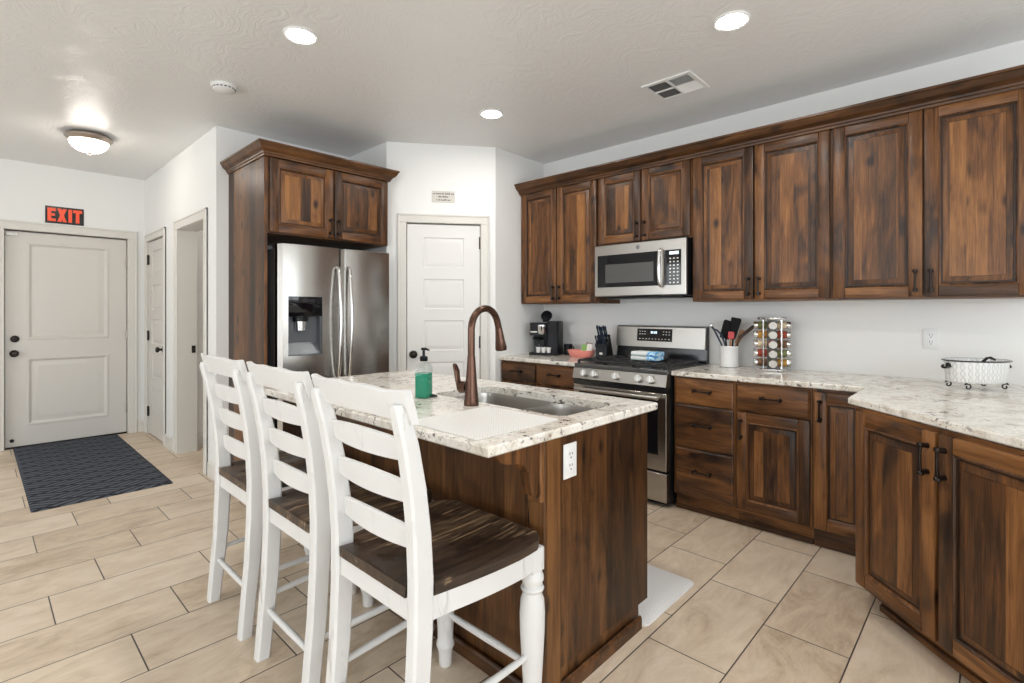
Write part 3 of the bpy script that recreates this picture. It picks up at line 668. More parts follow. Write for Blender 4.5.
# ------------------------------------------------------------------ island
IX0, IX1, IY0, IY1 = -2.82, -1.078, 1.294, 1.975
t = thing('kitchen_island', 'dark alder kitchen island under the granite top, stools along its side', 'island', ((IX0+IX1)/2, (IY0+IY1)/2, 0))
cx, cy = (IX0+IX1)/2, (IY0+IY1)/2
def I(x, y, z): return (x-cx, y-cy, z)
mb = MB()
mb.box(I(IX0, IY0, 0), I(IX1, IY1-0.075, 0.085)); mb.box(I(IX0, IY0, 0.085), I(IX1, IY1, 0.881))
mb.build('body', ['island'], t, 0)
mb = MB(); mb.box(I(IX1, IY0-0.006, 0), I(IX1+0.012, IY0+0.075, 0.881), bev=0.003); mb.box(I(IX1-0.055, IY0-0.018, 0), I(IX1+0.012, IY0, 0.881), bev=0.003); mb.build('corner_post', ['island'], t)
mb = MB(); mb.sweep([(IX0-cx, IY0-cy), (IX1+0.012-cx, IY0-0.018-cy), (IX1+0.012-cx, IY1-0.085-cy)], [(0, 0), (0.010, 0), (0.010, 0.042), (0.006, 0.050), (0, 0.052)]); mb.build('base_moulding', ['wh'], t, 20)
def corbel(x):
    mb = MB(); prof = [(IY0-0.018, 0.881), (IY0-0.018, 0.676), (IY0-0.032, 0.676), (IY0-0.032, 0.715)]
    yy = IY0-0.032
    curve = [(0.0, 0.715), (0.012, 0.705), (0.030, 0.712), (0.040, 0.745), (0.048, 0.790), (0.075, 0.822), (0.115, 0.832), (0.150, 0.838), (0.178, 0.852), (0.190, 0.868), (0.200, 0.872), (0.200, 0.881)]
    mb.prism([(yy-d-cy, z) for d, z in curve]+[(yy-cy, 0.881)], 'x', x-0.022-cx, x+0.022-cx, bev=0.003)
    mb.box(I(x-0.030, IY0-0.032, 0.680), I(x+0.030, IY0-0.004, 0.881), bev=0.004)
    mb.build('corbel', ['wv'], t, 30)
for x in (-1.098, -1.86, -2.62): corbel(x)
# doors on the far side of the island
bd = MB()
SX0, SX1, SXM, SY0, SY1 = -1.945, -1.165, -1.470, 1.500, 1.860
mb = MB(); mb.prism([(-2.858, 1.013), (-1.055, 1.013), (-1.055, 2.023), (-2.858, 2.023)], 'z', CZ0, CZ1, bev=0.005, seg=1)
def zcut(x0, x1):
    m_ = MB(); m_.loft([rrect(x0, x1, SY0, SY1, 0.05, z, 8) for z in (0.8, 1.0)]); return m_.build('cutter', 'plastic', smooth=0)
ct = tag(mb.build('island_countertop', 'granite', smooth=15), 'speckled granite island countertop with the sink cut into it', 'countertop')
cut(ct, [zcut(SX0, SX1)])
isl_body = [o for o in children(t) if o.name.startswith('body')][0]
cc = cutter((SX0-0.03-cx, SY0-0.03-cy, 0.64), (SX1+0.03-cx, SY1+0.03-cy, 0.95)); cc.location = t.location
bpy.context.view_layer.update(); cut(isl_body, [cc])
sk = thing('sink', 'undermount stainless double-bowl sink in the island', 'sink', ((SX0+SX1)/2, (SY0+SY1)/2, CZ0))
sx, sy = (SX0+SX1)/2, (SY0+SY1)/2
for (a, b, dep) in ((SX0-sx-0.003, SXM-sx-0.011, -0.21), (SXM-sx+0.011, SX1-sx+0.003, -0.19)):
    mb = MB(); y0, y1 = SY0-sy-0.004, SY1-sy+0.004
    mb.loft([rrect(a-0.009, b+0.009, y0-0.015, y1+0.015, 0.078, -0.0005), rrect(a, b, y0, y1, 0.072, -0.0005), rrect(a+0.004, b-0.004, y0+0.004, y1-0.004, 0.070, -0.03), rrect(a+0.012, b-0.012, y0+0.012, y1-0.012, 0.065, dep+0.03), rrect(a+0.035, b-0.035, y0+0.035, y1-0.035, 0.045, dep)], 0, False)
    mb.bm.faces.new([mb.bm.verts[len(mb.bm.verts)-24+k] for k in range(24)]) if mb.bm.verts.ensure_lookup_table() is None else None
    o = mb.build('bowl', 'ssx', sk, 50)
    mb = MB(); mb.lathe([(0.045, 0.0), (0.045, 0.003), (0.036, 0.003), (0.030, 0.0005), (0, 0.0005)], ((a+b)/2, 0, dep+0.001), 'z', 20); mb.build('drain', 'chrome', o)
mb = MB(); mb.loft([rrect(SXM-sx-0.013, SXM-sx+0.013, -0.178, 0.178, 0.010, -0.022), rrect(SXM-sx-0.011, SXM-sx+0.011, -0.177, 0.177, 0.009, -0.0035), rrect(SXM-sx-0.007, SXM-sx+0.007, -0.175, 0.175, 0.006, -0.0005)]); mb.build('divider', 'satin', sk, 40)
# faucet
fx, fy = -1.585, 1.425
t = thing('faucet', 'tall oil-rubbed bronze gooseneck faucet behind the sink', 'faucet', (fx, fy, CZ1))
mb = MB(); mb.lathe([(0.031, 0.0), (0.031, 0.006), (0.030, 0.02), (0.024, 0.09), (0.0185, 0.165), (0.0165, 0.20), (0.0165, 0.205), (0, 0.205)], seg=28); mb.build('base', 'faucet', t)
ax_, ay_ = -0.10, 0.995
arc = [(0, 0, 0.20), (0, 0, 0.27), (0, 0, 0.316)] + [(ax_*0.088*(1-math.cos(a)), ay_*0.088*(1-math.cos(a)), 0.316+0.088*math.sin(a)) for a in [PI*k/12 for k in range(1, 12)]]
e = arc[-1]; arc += [(ax_*0.180, ay_*0.180, 0.315)]
mb = MB(); mb.tube(arc, 0.0150, 16); mb.build('neck', 'faucet', t)
mb = MB(); mb.tube([(ax_*0.179, ay_*0.179, 0.318), (ax_*0.183, ay_*0.183, 0.300), (ax_*0.190, ay_*0.190, 0.262), (ax_*0.197, ay_*0.197, 0.226), (ax_*0.198, ay_*0.198, 0.218)], [0.0155, 0.0170, 0.0215, 0.0265, 0.024], 18); mb.build('spray_head', 'faucet', t)
mb = MB(); mb.tube([(-0.022, 0, 0.072), (-0.042, 0, 0.072), (-0.064, 0, 0.070), (-0.074, 0, 0.069)], [0.023, 0.025, 0.026, 0.014], 16)
mb.tube([(-0.062, 0, 0.052), (-0.078, 0, 0.072), (-0.086, -0.002, 0.105), (-0.088, -0.004, 0.135), (-0.096, -0.008, 0.160), (-0.102, -0.010, 0.166)], [0.014, 0.014, 0.014, 0.015, 0.012, 0.006], 12, flat=0.6); mb.build('lever_handle', 'faucet', t)
mb = MB(); mb.lathe([(0.024, 0), (0.024, 0.004), (0.020, 0.008), (0.013, 0.008), (0.012, 0.011), (0, 0.012)])
tag(mb.build('air_switch', 'bronze', loc=(-1.875, 1.445, CZ1)), 'small round bronze button set in the granite by the soap bottle', 'button')
# soap
t = thing('soap_dispenser', 'clear pump bottle of green soap on the island by the faucet', 'soap', (-1.885, 1.405, CZ1), 0.5)
mb = MB(); mb.loft([rrect(-a, a, -a, a, r, z) for a, r, z in ((0.030, 0.006, 0), (0.032, 0.008, 0.003), (0.032, 0.008, 0.135), (0.028, 0.012, 0.150), (0.016, 0.0155, 0.163), (0.014, 0.0139, 0.172))]); mb.build('bottle', 'glass', t, 40)
mb = MB(); mb.loft([rrect(-a, a, -a, a, r, z) for a, r, z in ((0.0285, 0.006, 0.003), (0.0302, 0.007, 0.006), (0.0302, 0.007, 0.112))]); mb.build('liquid', 'soap', t, 40)
mb = MB(); mb.lathe([(0.017, 0.166), (0.018, 0.168), (0.018, 0.186), (0.008, 0.190), (0.006, 0.192), (0.006, 0.214), (0.012, 0.216), (0.012, 0.226), (0, 0.228)]); mb.tube([(0, 0, 0.221), (0.02, -0.012, 0.221), (0.036, -0.022, 0.217)], [0.0065, 0.005, 0.004], 8); mb.build('pump', 'black', t)
# drying mat
mb = MB(); mb.loft([rrect(-0.185, 0.185, -0.20, 0.20, 0.012, 0), rrect(-0.187, 0.187, -0.202, 0.202, 0.012, 0.002), rrect(-0.185, 0.185, -0.20, 0.20, 0.012, 0.0045)])
tag(mb.build('drying_mat', 'drymat', loc=(-1.322, 1.245, CZ1), smooth=30), 'white textured drying mat lying on the island before the sink', 'mat')

# ------------------------------------------------------------------ refrigerator and its surround
t = thing('refrigerator_cabinet', 'dark alder refrigerator surround with side panel and two-door top cabinet', 'cabinet', (-3.655, 1.372, 0), PI/2)
mb = MB(); D_ = 0.706
mb.box((0, 0, 0), (0.022, D_, 2.395), 0); mb.box((0, -0.003, 0), (0.022, 0.0, 2.395), 1)
mb.build('side_panel', ['island', 'wv'], t, 0)
mb = MB(); mb.box((0.022, 0.018, 1.850), (0.984, D_, 2.376), 0); mb.box((0.022, 0, 1.850), (0.04, 0.0185, 2.395), 1); mb.box((0.960, 0, 1.850), (0.984, 0.0185, 2.395), 1); mb.box((0.04, 0.0005, 1.850), (0.960, 0.0185, 1.868), 2); mb.box((0.04, 0.0005, 2.33), (0.960, 0.0185, 2.395), 2)
mb.build('body', ['wp', 'wv', 'wh'], t, 0)
raised_door(t, 0.034, 1.858, 0.466, 0.514, 'rb'); raised_door(t, 0.508, 1.858, 0.466, 0.514, 'lb')
mb = MB(); mb.sweep([(0, D_), (0, -0.021), (0.984, -0.021), (0.984, 0.008)], [(d*0.76, z+0.002) for d, z in CRP]); mb.build('crown_moulding', ['crown'], t, 15)

t = thing('refrigerator', 'stainless side-by-side refrigerator with a dispenser, in the dark wood surround', 'refrigerator', (-3.60, 1.452, 0), PI/2)
# local: x = along the front (0..0.9), -y = out of the front, +y = into the wall
mb = MB(); mb.box((0.008, 0.075, 0.03), (0.892, 0.715, 1.755), 0, 0.006); mb.box((0.02, 0.085, 0.0), (0.88, 0.70, 0.03), 0); mb.box((0.03, 0.09, 1.755), (0.10, 0.20, 1.790), 0, 0.01); mb.box((0.80, 0.09, 1.755), (0.87, 0.20, 1.790), 0, 0.01); mb.build('body', ['fside'], t, 0)
def fdoor(x0, x1, z0, z1, left):
    rings = []; n = 20; w_ = x1-x0
    P = []
    for k in range(n+1):
        s = k/n; x = x0+w_*s; e = min(s, 1-s)*w_
        y = -0.020*math.sin(PI*(0.06+0.88*s)) + (0.030*(1-e/0.022)**2 if e < 0.022 else 0)
        P.append((x, y))
    P += [(x1, 0.068), (x0, 0.068)]
    mb = MB(); mb.prism(P, 'z', z0, z1, bev=0.003)
    return mb
od = fdoor(0.0, 0.464, 0.05, 1.782, True).build('door', ['ssz'], t, 30)
od2 = fdoor(0.472, 0.900, 0.05, 1.782, False).build('door', ['ssz'], t, 30)
tag_c = cutter((0.060, -0.05, 0.992), (0.305, 0.055, 1.412)); tag_c.location = t.location; tag_c.rotation_euler = t.rotation_euler
cut(od, [tag_c])
mb = MB()
mb.box((0.058, 0.054, 0.990), (0.307, 0.060, 1.414)); mb.box((0.060, 0.002, 0.990), (0.066, 0.056, 1.414)); mb.box((0.299, 0.002, 0.990), (0.305, 0.056, 1.414)); mb.box((0.060, 0.0, 0.990), (0.305, 0.056, 1.000)); mb.prism([(0.0, 1.000), (0.056, 1.085), (0.056, 1.0)], 'x', 0.066, 0.299)
dp = mb.build('dispenser', 'mgrey', od, 20)
mb = MB(); mb.loft([[(0.060, y, z), (0.12, y-b, z), (0.182, y-b*1.2, z), (0.245, y-b, z), (0.305, y, z), (0.305, 0.05, z), (0.060, 0.05, z)] for y, b, z in ((0.004, 0.010, 1.270), (-0.006, 0.010, 1.285), (-0.006, 0.008, 1.410))]); mb.build('control_panel', 'blackg', dp, 40)
mb = MB(); mb.lathe([(0.052, 1.235), (0.052, 1.275), (0, 1.275)], (0.165, 0.035, 0), seg=20); mb.build('spout_collar', 'black', dp)
mb = MB(); mb.lathe([(0.030, 1.165), (0.036, 1.170), (0.040, 1.240)], (0.165, 0.030, 0), seg=20); mb.build('paddle', 'chrome', dp)
def fhandle(x, od_):
    P = [(x, -0.012, 1.640)] + [(x, -0.012-0.062*math.sin(PI*(0.10+0.80*k/14))**0.8, 1.625-0.80*k/14) for k in range(15)] + [(x, -0.012, 0.81)]
    mb = MB(); mb.tube(P, 0.0125, 12, flat=1.0); mb.build('handle', 'chrome', od_)
fhandle(0.425, od); fhandle(0.512, od2)
mb = MB(); mb.box((0.825, -0.004, 1.672), (0.868, 0.012, 1.722)); bdg = mb.build('badge', 'blackg', od2, 0)
mb = MB()
for z in (1.710, 1.700, 1.684): mb.box((0.831, -0.0046, z-0.0025), (0.862-0.006*(z < 1.69), -0.0036, z+0.0015))
mb.build('badge_lines', 'paper', bdg, 0)

# ------------------------------------------------------------------ range
RX0, RX1 = -2.330, -1.568; RWd = RX1-RX0
t = thing('gas_range', 'stainless freestanding gas range with black grates on the back wall', 'range', (RX0, 3.150, 0))
# local: x 0..0.762, y 0 = front of the door line, +y to the wall
mb = MB(); mb.box((0.0, 0.03, 0.02), (RWd, 0.62, 0.885), 0); mb.box((0.03, 0.06, 0.0), (RWd-0.03, 0.60, 0.02), 0)
mb.box((0.0, 0.0, 0.0), (0.02, 0.04, 0.02)); mb.build('body', ['enamel'], t, 0)
mb = MB(); mb.box((0.0, -0.006, 0.882), (RWd, 0.60, 0.915), 0, 0.006); mb.build('cooktop', ['dgrey'], t)
mb = MB()
mb.prism([(0.004, 0.884), (-0.012, 0.884), (-0.030, 0.806), (-0.010, 0.798), (0.03, 0.798), (0.03, 0.884)], 'x', 0.002, RWd-0.002); cp = mb.build('control_panel', ['ssx'], t, 20)
for k, kx in enumerate((0.110, 0.200, 0.381, 0.562, 0.655)):
    mb = MB(); Mk = Matrix.Translation((kx, -0.022, 0.846)) @ Matrix.Rotation(math.radians(-13), 4, 'X')
    mb.lathe([(0.028, 0.0), (0.028, 0.004), (0.0270, 0.007), (0.0255, 0.028), (0.023, 0.031), (0, 0.031)], (0, 0, 0), '-y', 24, m=Mk); mb.box((-0.005, -0.040, -0.021), (0.005, -0.028, 0.021), bev=0.002, m=Mk)
    mb.build('knob', 'satin', cp)
mb = MB(); mb.box((0.004, -0.014, 0.762), (RWd-0.004, 0.03, 0.797), 0); mb.build('vent_strip', ['enamel'], t, 0)
mb = MB(); mb.box((0.004, -0.020, 0.245), (RWd-0.004, 0.03, 0.760), 0, 0.004); ovd = mb.build('oven_door', ['ssz'], t)
mb = MB(); mb.box((0.060, -0.0235, 0.350), (RWd-0.062, -0.018, 0.735), 0, 0.001); mb.build('window', ['blackg'], ovd, 0)
mb = MB(); mb.tube([(0.045, -0.062, 0.733), (RWd-0.045, -0.062, 0.733)], 0.0135, 14)
for hx in (0.065, RWd-0.065): mb.box((hx-0.012, -0.062, 0.724), (hx+0.012, -0.018, 0.742), bev=0.004)
mb.build('handle', ['ssx'], ovd)
mb = MB(); mb.box((0.004, -0.018, 0.040), (RWd-0.004, 0.03, 0.230), 0, 0.004); mb.build('storage_drawer', ['ssz'], t)
mb = MB()   # three cast grates
gr = []
for gi in range(3):
    g = MB(); gx0 = 0.030+gi*0.236; gx1 = gx0+0.230; z = 0.945; r = 0.0065
    y0, y1 = 0.015, 0.520
    for p, q in (((gx0, y0), (gx1, y0)), ((gx0, y1), (gx1, y1)), ((gx0, y0), (gx0, y1)), ((gx1, y0), (gx1, y1)), (((gx0+gx1)/2, y0), ((gx0+gx1)/2, y1)), ((gx0, 0.14), (gx1, 0.14)), ((gx0, 0.265), (gx1, 0.265)), ((gx0, 0.40), (gx1, 0.40))):
        g.box((min(p[0], q[0])-r, min(p[1], q[1])-r, z-0.014), (max(p[0], q[0])+r, max(p[1], q[1])+r, z), bev=0.003)
    for p in ((gx0, y0), (gx1, y0), (gx0, y1), (gx1, y1)): g.box((p[0]-0.009, p[1]-0.009, 0.915), (p[0]+0.009, p[1]+0.009, z-0.005), bev=0.002)
    g.build('grate', ['iron'], t)
for bx, by in ((0.145, 0.14), (0.145, 0.40), (0.381, 0.265), (0.617, 0.14), (0.617, 0.40)):
    g = MB(); g.lathe([(0.05, 0.914), (0.05, 0.920), (0.036, 0.922), (0.036, 0.928), (0.030, 0.931), (0, 0.931)], (bx, by, 0), seg=20); g.build('burner', ['iron'], t)
mb = MB(); mb.prism([(0.60, 0.90), (0.60, 0.94), (0.617, 1.02), (0.617, 1.18), (0.640, 1.190), (0.655, 1.190), (0.655, 0.90)], 'x', -0.004, RWd+0.004); bgd = mb.build('backguard', ['enamel'], t, 20)
mb = MB(); mb.prism([(0.586, 1.022), (0.600, 1.180), (0.612, 1.190), (0.640, 1.194), (0.640, 1.186), (0.618, 1.180), (0.612, 1.020)], 'x', 0.0, RWd, bev=0.002); bp = mb.build('backguard_panel', ['ssx'], t, 20)
Mt = Matrix.Translation((0, 0.5855, 1.022)) @ Matrix.Rotation(math.atan2(-0.014, 0.158), 4, 'X')
mb = MB(); mb.box((0.195, -0.001, 0.046), (0.500, 0.003, 0.146), m=Mt)
for k in range(4): mb.box((0.318+k*0.013+(0.004 if k > 1 else 0), -0.0018, 0.108), (0.326+k*0.013+(0.004 if k > 1 else 0), -0.0008, 0.126), 2, m=Mt)
for k, (bx, bz) in enumerate([(0.215+0.028*i, 0.062) for i in range(10)]+[(0.215+0.022*i, 0.100) for i in range(3)]+[(0.215+0.022*i, 0.122) for i in range(3)]+[(0.42+0.025*i, 0.098) for i in range(3)]+[(0.42+0.025*i, 0.120) for i in range(3)]): mb.box((bx, -0.0018, bz), (bx+0.012, -0.0008, bz+0.005), 1, m=Mt)
mb.build('display', ['blackg', 'paper', 'digits'], bp, 0)

# ------------------------------------------------------------------ microwave
MX0, MX1 = -2.326, -1.566; MW = MX1-MX0
t = thing('microwave', 'stainless over-the-range microwave with a black glass door', 'microwave', (MX0, 3.410, 1.420))
mb = MB(); mb.box((0, 0.030, 0.0), (MW, 0.400, 0.408), 0, 0.003); mb.box((0.05, 0.06, -0.012), (MW-0.05, 0.34, 0.0), 0); mb.build('body', ['black'], t)
mb = MB(); mb.box((0, 0.0, 0.004), (MW, 0.034, 0.406), 0, 0.006); fr = mb.build('front_frame', ['ssx'], t)
mb = MB(); mb.box((0.030, -0.004, 0.074), (0.560, 0.004, 0.325), 0, 0.002); mw = mb.build('door', ['blackg'], t)
mb = MB(); mb.box((0.105, -0.0055, 0.108), (0.515, -0.003, 0.250), 0); mb.build('window', [plain('microwave_mesh_window', (0.085, 0.083, 0.080), 0.18)], mw, 0)
mb = MB(); mb.box((0.600, -0.004, 0.074), (0.726, 0.004, 0.325), 0, 0.002)
for r in range(8):
    for c in range(3):
        mb.box((0.640+c*0.028, -0.0050, 0.088+r*0.0245), (0.652+c*0.028, -0.0036, 0.096+r*0.0245), 1)
pn = mb.build('control_panel', ['blackg', 'paper'], t, 0)
mb = MB(); mb.box((0.640, -0.0050, 0.292), (0.708, -0.0036, 0.312)); mb.build('clock_digits', ['digits'], pn, 0)
mb = MB(); mb.tube([(0.580, -0.010, 0.070), (0.580, -0.034, 0.078)]+[(0.580, -0.036-0.012*math.sin(PI*k/8), 0.085+0.235*k/8) for k in range(9)]+[(0.580, -0.034, 0.326), (0.580, -0.010, 0.334)], 0.0125, 12); mb.build('handle', ['chrome'], t)
mb = MB(); mb.lathe([(0.015, 0.0), (0.015, 0.003), (0, 0.003)], (0.385, 0.0, 0.366), '-y', 20); bb = mb.build('round_emblem', ['mgrey'], fr)
mb = MB(); mb.tube([(0.385+0.0115*math.cos(2*PI*k/16), -0.0032, 0.366+0.0115*math.sin(2*PI*k/16)) for k in range(16)], 0.0011, 6, closed=True); mb.tube([(0.385-0.006, -0.0032, 0.362), (0.385-0.002, -0.0032, 0.371), (0.385+0.002, -0.0032, 0.362), (0.385+0.006, -0.0032, 0.370)], 0.001, 6); mb.build('emblem_line', ['chrome'], bb)
for gx in (0.09, 0.50):
    mb = MB(); mb.box((gx, 0.08, -0.016), (gx+0.16, 0.20, -0.011)); mb.build('grease_filter', ['dgrey'], t, 0)

# ------------------------------------------------------------------ counter stools
def make_stool(label, loc, rz):
    t = thing('counter_stool', label, 'stool', loc, rz, 'white ladder-back stools at the island')
    zs = 0.606
    def post(sx_):
        mb = MB(); rings = []
        for z, yr, d in ((0.0, -0.034, 0.048), (0.12, -0.024, 0.052), (0.30, -0.009, 0.057), (0.48, -0.001, 0.060), (0.62, 0.0, 0.060), (0.74, -0.006, 0.057), (0.86, -0.019, 0.053), (0.97, -0.038, 0.048), (1.06, -0.060, 0.043), (1.078, -0.064, 0.040)):
            spl = 0.013*(z/1.07)**2; w0, w1 = (0.172+spl, 0.215+spl); e = 0.007 if z < 1.07 else 0.012; y0, y1 = yr+(0.006 if z > 1.07 else 0), yr+d-(0.006 if z > 1.07 else 0)
            if z > 1.07: w0 += 0.006; w1 -= 0.006
            P = [(w0+e, y0), (w1-e, y0), (w1, y0+e), (w1, y1-e), (w1-e, y1), (w0+e, y1), (w0, y1-e), (w0, y0+e)]
            rings.append([(sx_*x, y, z) for x, y in P])
        mb.loft(rings); return mb.build('back_post', 'paint', t, 40)
    post(-1); post(1)
    def fleg(sx_):
        mb = MB(); x, y = sx_*0.212, 0.450
        mb.box((x-0.029, y-0.029, 0.495), (x+0.028, y+0.028, zs-0.036), bev=0.004)
        mb.lathe([(0.021, 0.0), (0.023, 0.004), (0.025, 0.05), (0.029, 0.066), (0.033, 0.073), (0.033, 0.083), (0.029, 0.090), (0.0285, 0.12), (0.033, 0.20), (0.0385, 0.30), (0.040, 0.36), (0.037, 0.405), (0.030, 0.425), (0.029, 0.430), (0.034, 0.434), (0.037, 0.441), (0.034, 0.448), (0.029, 0.451), (0.030, 0.455), (0.036, 0.468), (0.036, 0.480), (0.029, 0.495), (0.026, 0.502)], (x, y, 0), seg=24)
        return mb.build('front_leg', 'paint', t, 40)
    fleg(-1); fleg(1)
    # seat: scooped plank with notched rear corners and bowed sides
    def half(y):
        if y < 0.064: return 0.168
        s = (y-0.064)/(0.487-0.064); base_ = 0.214+0.028*min(1, s*1.4)+0.012*math.sin(PI*min(1, s))
        if s > 0.88: base_ -= 0.045*((s-0.88)/0.12)**2
        return base_
    ys = [0.004, 0.034, 0.0639, 0.0641, 0.10, 0.15, 0.20, 0.25, 0.30, 0.35, 0.40, 0.44, 0.465, 0.480, 0.487]; nx = 16
    def top(x, y, hw):
        u = x/0.24; v = (y-0.24)/0.24
        return zs - 0.013*max(0, 1-(abs(u)-0.45)**2*6)*max(0, 1-v*v*0.9) - (0.006 if abs(abs(x)-hw) < 1e-6 else 0)
    bmz = MB(); t2 = bmesh.new(); T = []; B = []
    for y in ys:
        hw = half(y); T.append([]); B.append([])
        for k in range(nx+1):
            x = -hw+2*hw*k/nx
            edge = (y < 0.005 or y > 0.486)
            T[-1].append(t2.verts.new((x, y, top(x, y, hw)-(0.005 if edge and 0 < k < nx else 0)))); B[-1].append(t2.verts.new((x*0.985, y, zs-0.036)))
    for i in range(len(ys)-1):
        for k in range(nx):
            t2.faces.new([T[i][k], T[i][k+1], T[i+1][k+1], T[i+1][k]]); t2.faces.new([B[i][k], B[i+1][k], B[i+1][k+1], B[i][k+1]])
        t2.faces.new([T[i][0], T[i+1][0], B[i+1][0], B[i][0]]); t2.faces.new([T[i][nx], B[i][nx], B[i+1][nx], T[i+1][nx]])
    for k in range(nx):
        t2.faces.new([T[0][k], B[0][k], B[0][k+1], T[0][k+1]]); t2.faces.new([T[-1][k], T[-1][k+1], B[-1][k+1], B[-1][k]])
    bmesh.ops.recalc_face_normals(t2, faces=list(t2.faces)); bmz._take(t2, 0, 0.3)
    bmz.build('seat', 'seat', t, 40)
    # apron under the seat
    mb = MB(); z0, z1 = 0.508, zs-0.037
    mb.box((-0.174, 0.012, z0), (0.174, 0.034, z1), bev=0.002)
    mb.box((-0.186, 0.448, z0), (0.186, 0.470, z1), bev=0.002)
    for sx_ in (-1, 1):
        rings = []
        for k in range(9):
            y = 0.050+0.384*k/8; xo = half(max(y, 0.066))-0.008
            if k == 0: xo = 0.209
            rings.append([(sx_*xo, y, z0), (sx_*xo, y, z1), (sx_*(xo-0.020), y, z1), (sx_*(xo-0.020), y, z0)])
        mb.loft(rings)
    mb.build('apron', 'paint', t, 30)
    def str_(p, q, r=0.0105):
        a, b = Vector(p), Vector(q); mb = MB()
        mb.tube([a+(b-a)*s for s in (0, 0.15, 0.5, 0.85, 1)], [r*0.85, r, r*1.12, r, r*0.85], 12); mb.build('stretcher', 'paint', t)
    str_((-0.178, 0.008, 0.178), (0.178, 0.008, 0.178)); str_((-0.188, 0.450, 0.192), (0.188, 0.450, 0.192), 0.0115)
    for sx_ in (-1, 1): str_((sx_*0.195, 0.020, 0.226), (sx_*0.212, 0.430, 0.236))
    # curved slats and crest rail
    def rail(name, zlo, zhi, hw, yb, hump, sag, th, lean, crest=False):
        rings = []; n = 16
        for k in range(n+1):
            s = -1+2*k/n; x = hw*s
            y = yb - 0.016*(1-s*s)
            if crest:
                zt = zhi + hump*(0.5+0.5*math.cos(PI*s)) - 0.0018*math.cos(3*PI*s) + 0.004*abs(s)**6
                zb = zlo + 0.014*(1-abs(s))**0.5*0 + 0.006*(1-s*s) - 0.004*abs(s)**8
            else:
                zt = zhi + hump*(1-s*s); zb = zlo - sag*(1-s*s)
            y2 = y-lean
            rings.append([(x, y, zb), (x, y2, zt-0.004), (x, y2+0.004, zt), (x, y2+th-0.004, zt), (x, y2+th, zt-0.004), (x, y+th, zb)])
        mb = MB(); mb.loft(rings); mb.build(name, 'paint', t, 40)
    rail('back_slat', 0.690, 0.742, 0.183, 0.028, 0.012, 0.004, 0.016, 0.004)
    rail('back_slat', 0.814, 0.866, 0.186, 0.014, 0.012, 0.004, 0.016, 0.008)
    rail('back_slat', 0.926, 0.978, 0.189, -0.003, 0.012, 0.004, 0.016, 0.010)
    rail('crest_rail', 1.032, 1.110, 0.239, -0.026, 0.005, 0.0, 0.022, 0.024, True)
    return t
make_stool('white ladder-back counter stool farthest from the camera, nearest the refrigerator', (-2.380, 0.757, 0), 0.0)
make_stool('middle white ladder-back counter stool between the other two at the island', (-1.815, 0.757, 0), 0.0)
make_stool('nearest white ladder-back stool with its scratched dark wooden seat in full view', (-1.262, 0.752, 0), math.radians(0.5))

# ------------------------------------------------------------------ rugs
mb = MB(); mb.loft([rrect(-1.12, 1.12, -0.395, 0.395, 0.02, 0), rrect(-1.12, 1.12, -0.395, 0.395, 0.02, 0.004), rrect(-1.10, 1.10, -0.375, 0.375, 0.015, 0.010)])
tag(mb.build('door_mat', 'rug', loc=(-5.655, 0.648, 0), smooth=0), 'charcoal lattice-patterned mat in front of the entry door', 'rug')
mb = MB(); mb.loft([rrect(-0.46, 0.46, -0.24, 0.24, 0.03, 0), rrect(-0.46, 0.46, -0.24, 0.24, 0.03, 0.006), rrect(-0.45, 0.45, -0.23, 0.23, 0.025, 0.010)])
tag(mb.build('kitchen_mat', 'mat', loc=(-1.505, 2.145, 0), smooth=30), 'white kitchen floor mat between the island and the range', 'rug')

# ------------------------------------------------------------------ ceiling
def can(label, x, y):
    t = thing('recessed_light', label, 'ceiling light', (x, y, H), group='recessed lights in the kitchen ceiling')
    mb = MB(); mb.lathe([(0.070, -0.0005), (0.086, -0.0005), (0.086, -0.004), (0.079, -0.010), (0.068, -0.008), (0.066, -0.002), (0.070, -0.0005)], seg=40); mb.build('trim_ring', 'plastic', t)
    mb = MB(); mb.lathe([(0.068, -0.002), (0.068, -0.006), (0, -0.0065)], seg=40); mb.build('lens', 'lens', t)
can('lit round recessed light in the ceiling above the stools and island', -2.618, 1.166)
can('lit round recessed light in the ceiling nearest the air vent', -0.946, 2.570)
can('added unseen recessed light in the ceiling over the island end nearest the camera', -0.946, 1.166)  # out of view, added to brighten the aisle; completes the lamp grid
can('lit round recessed light in the ceiling before the pantry door', -2.651, 2.579)
def flush(label, x, y):
    t = thing('flush_ceiling_light', label, 'ceiling light', (x, y, H))
    mb = MB(); mb.lathe([(0.0, -0.0005), (0.120, -0.0005), (0.124, -0.014), (0.150, -0.020), (0.156, -0.028), (0.156, -0.036), (0.146, -0.046), (0.142, -0.054), (0.134, -0.064), (0.126, -0.064), (0, -0.058)], seg=48); mb.build('rim', 'nickel', t)
    mb = MB(); mb.lathe([(0.127, -0.062), (0.124, -0.078), (0.108, -0.106), (0.078, -0.130), (0.040, -0.143), (0, -0.146)], seg=48); mb.build('glass_bowl', 'bowl', t, 60)
    mb = MB(); mb.lathe([(0.016, -0.144), (0.018, -0.148), (0.010, -0.154), (0.008, -0.160), (0.011, -0.166), (0, -0.172)], seg=16); mb.build('finial', 'nickel', t)
flush('flush glass-bowl ceiling light with bronze rim in the entry', -5.33, 0.64)
flush('added unseen flush ceiling light brightening the room beyond the open doorway', -5.0, 2.30)  # never in view, added so the doorway interior isn't black
t = thing('smoke_detector', 'round white smoke detector on the ceiling', 'smoke detector', (-3.555, 1.092, H))
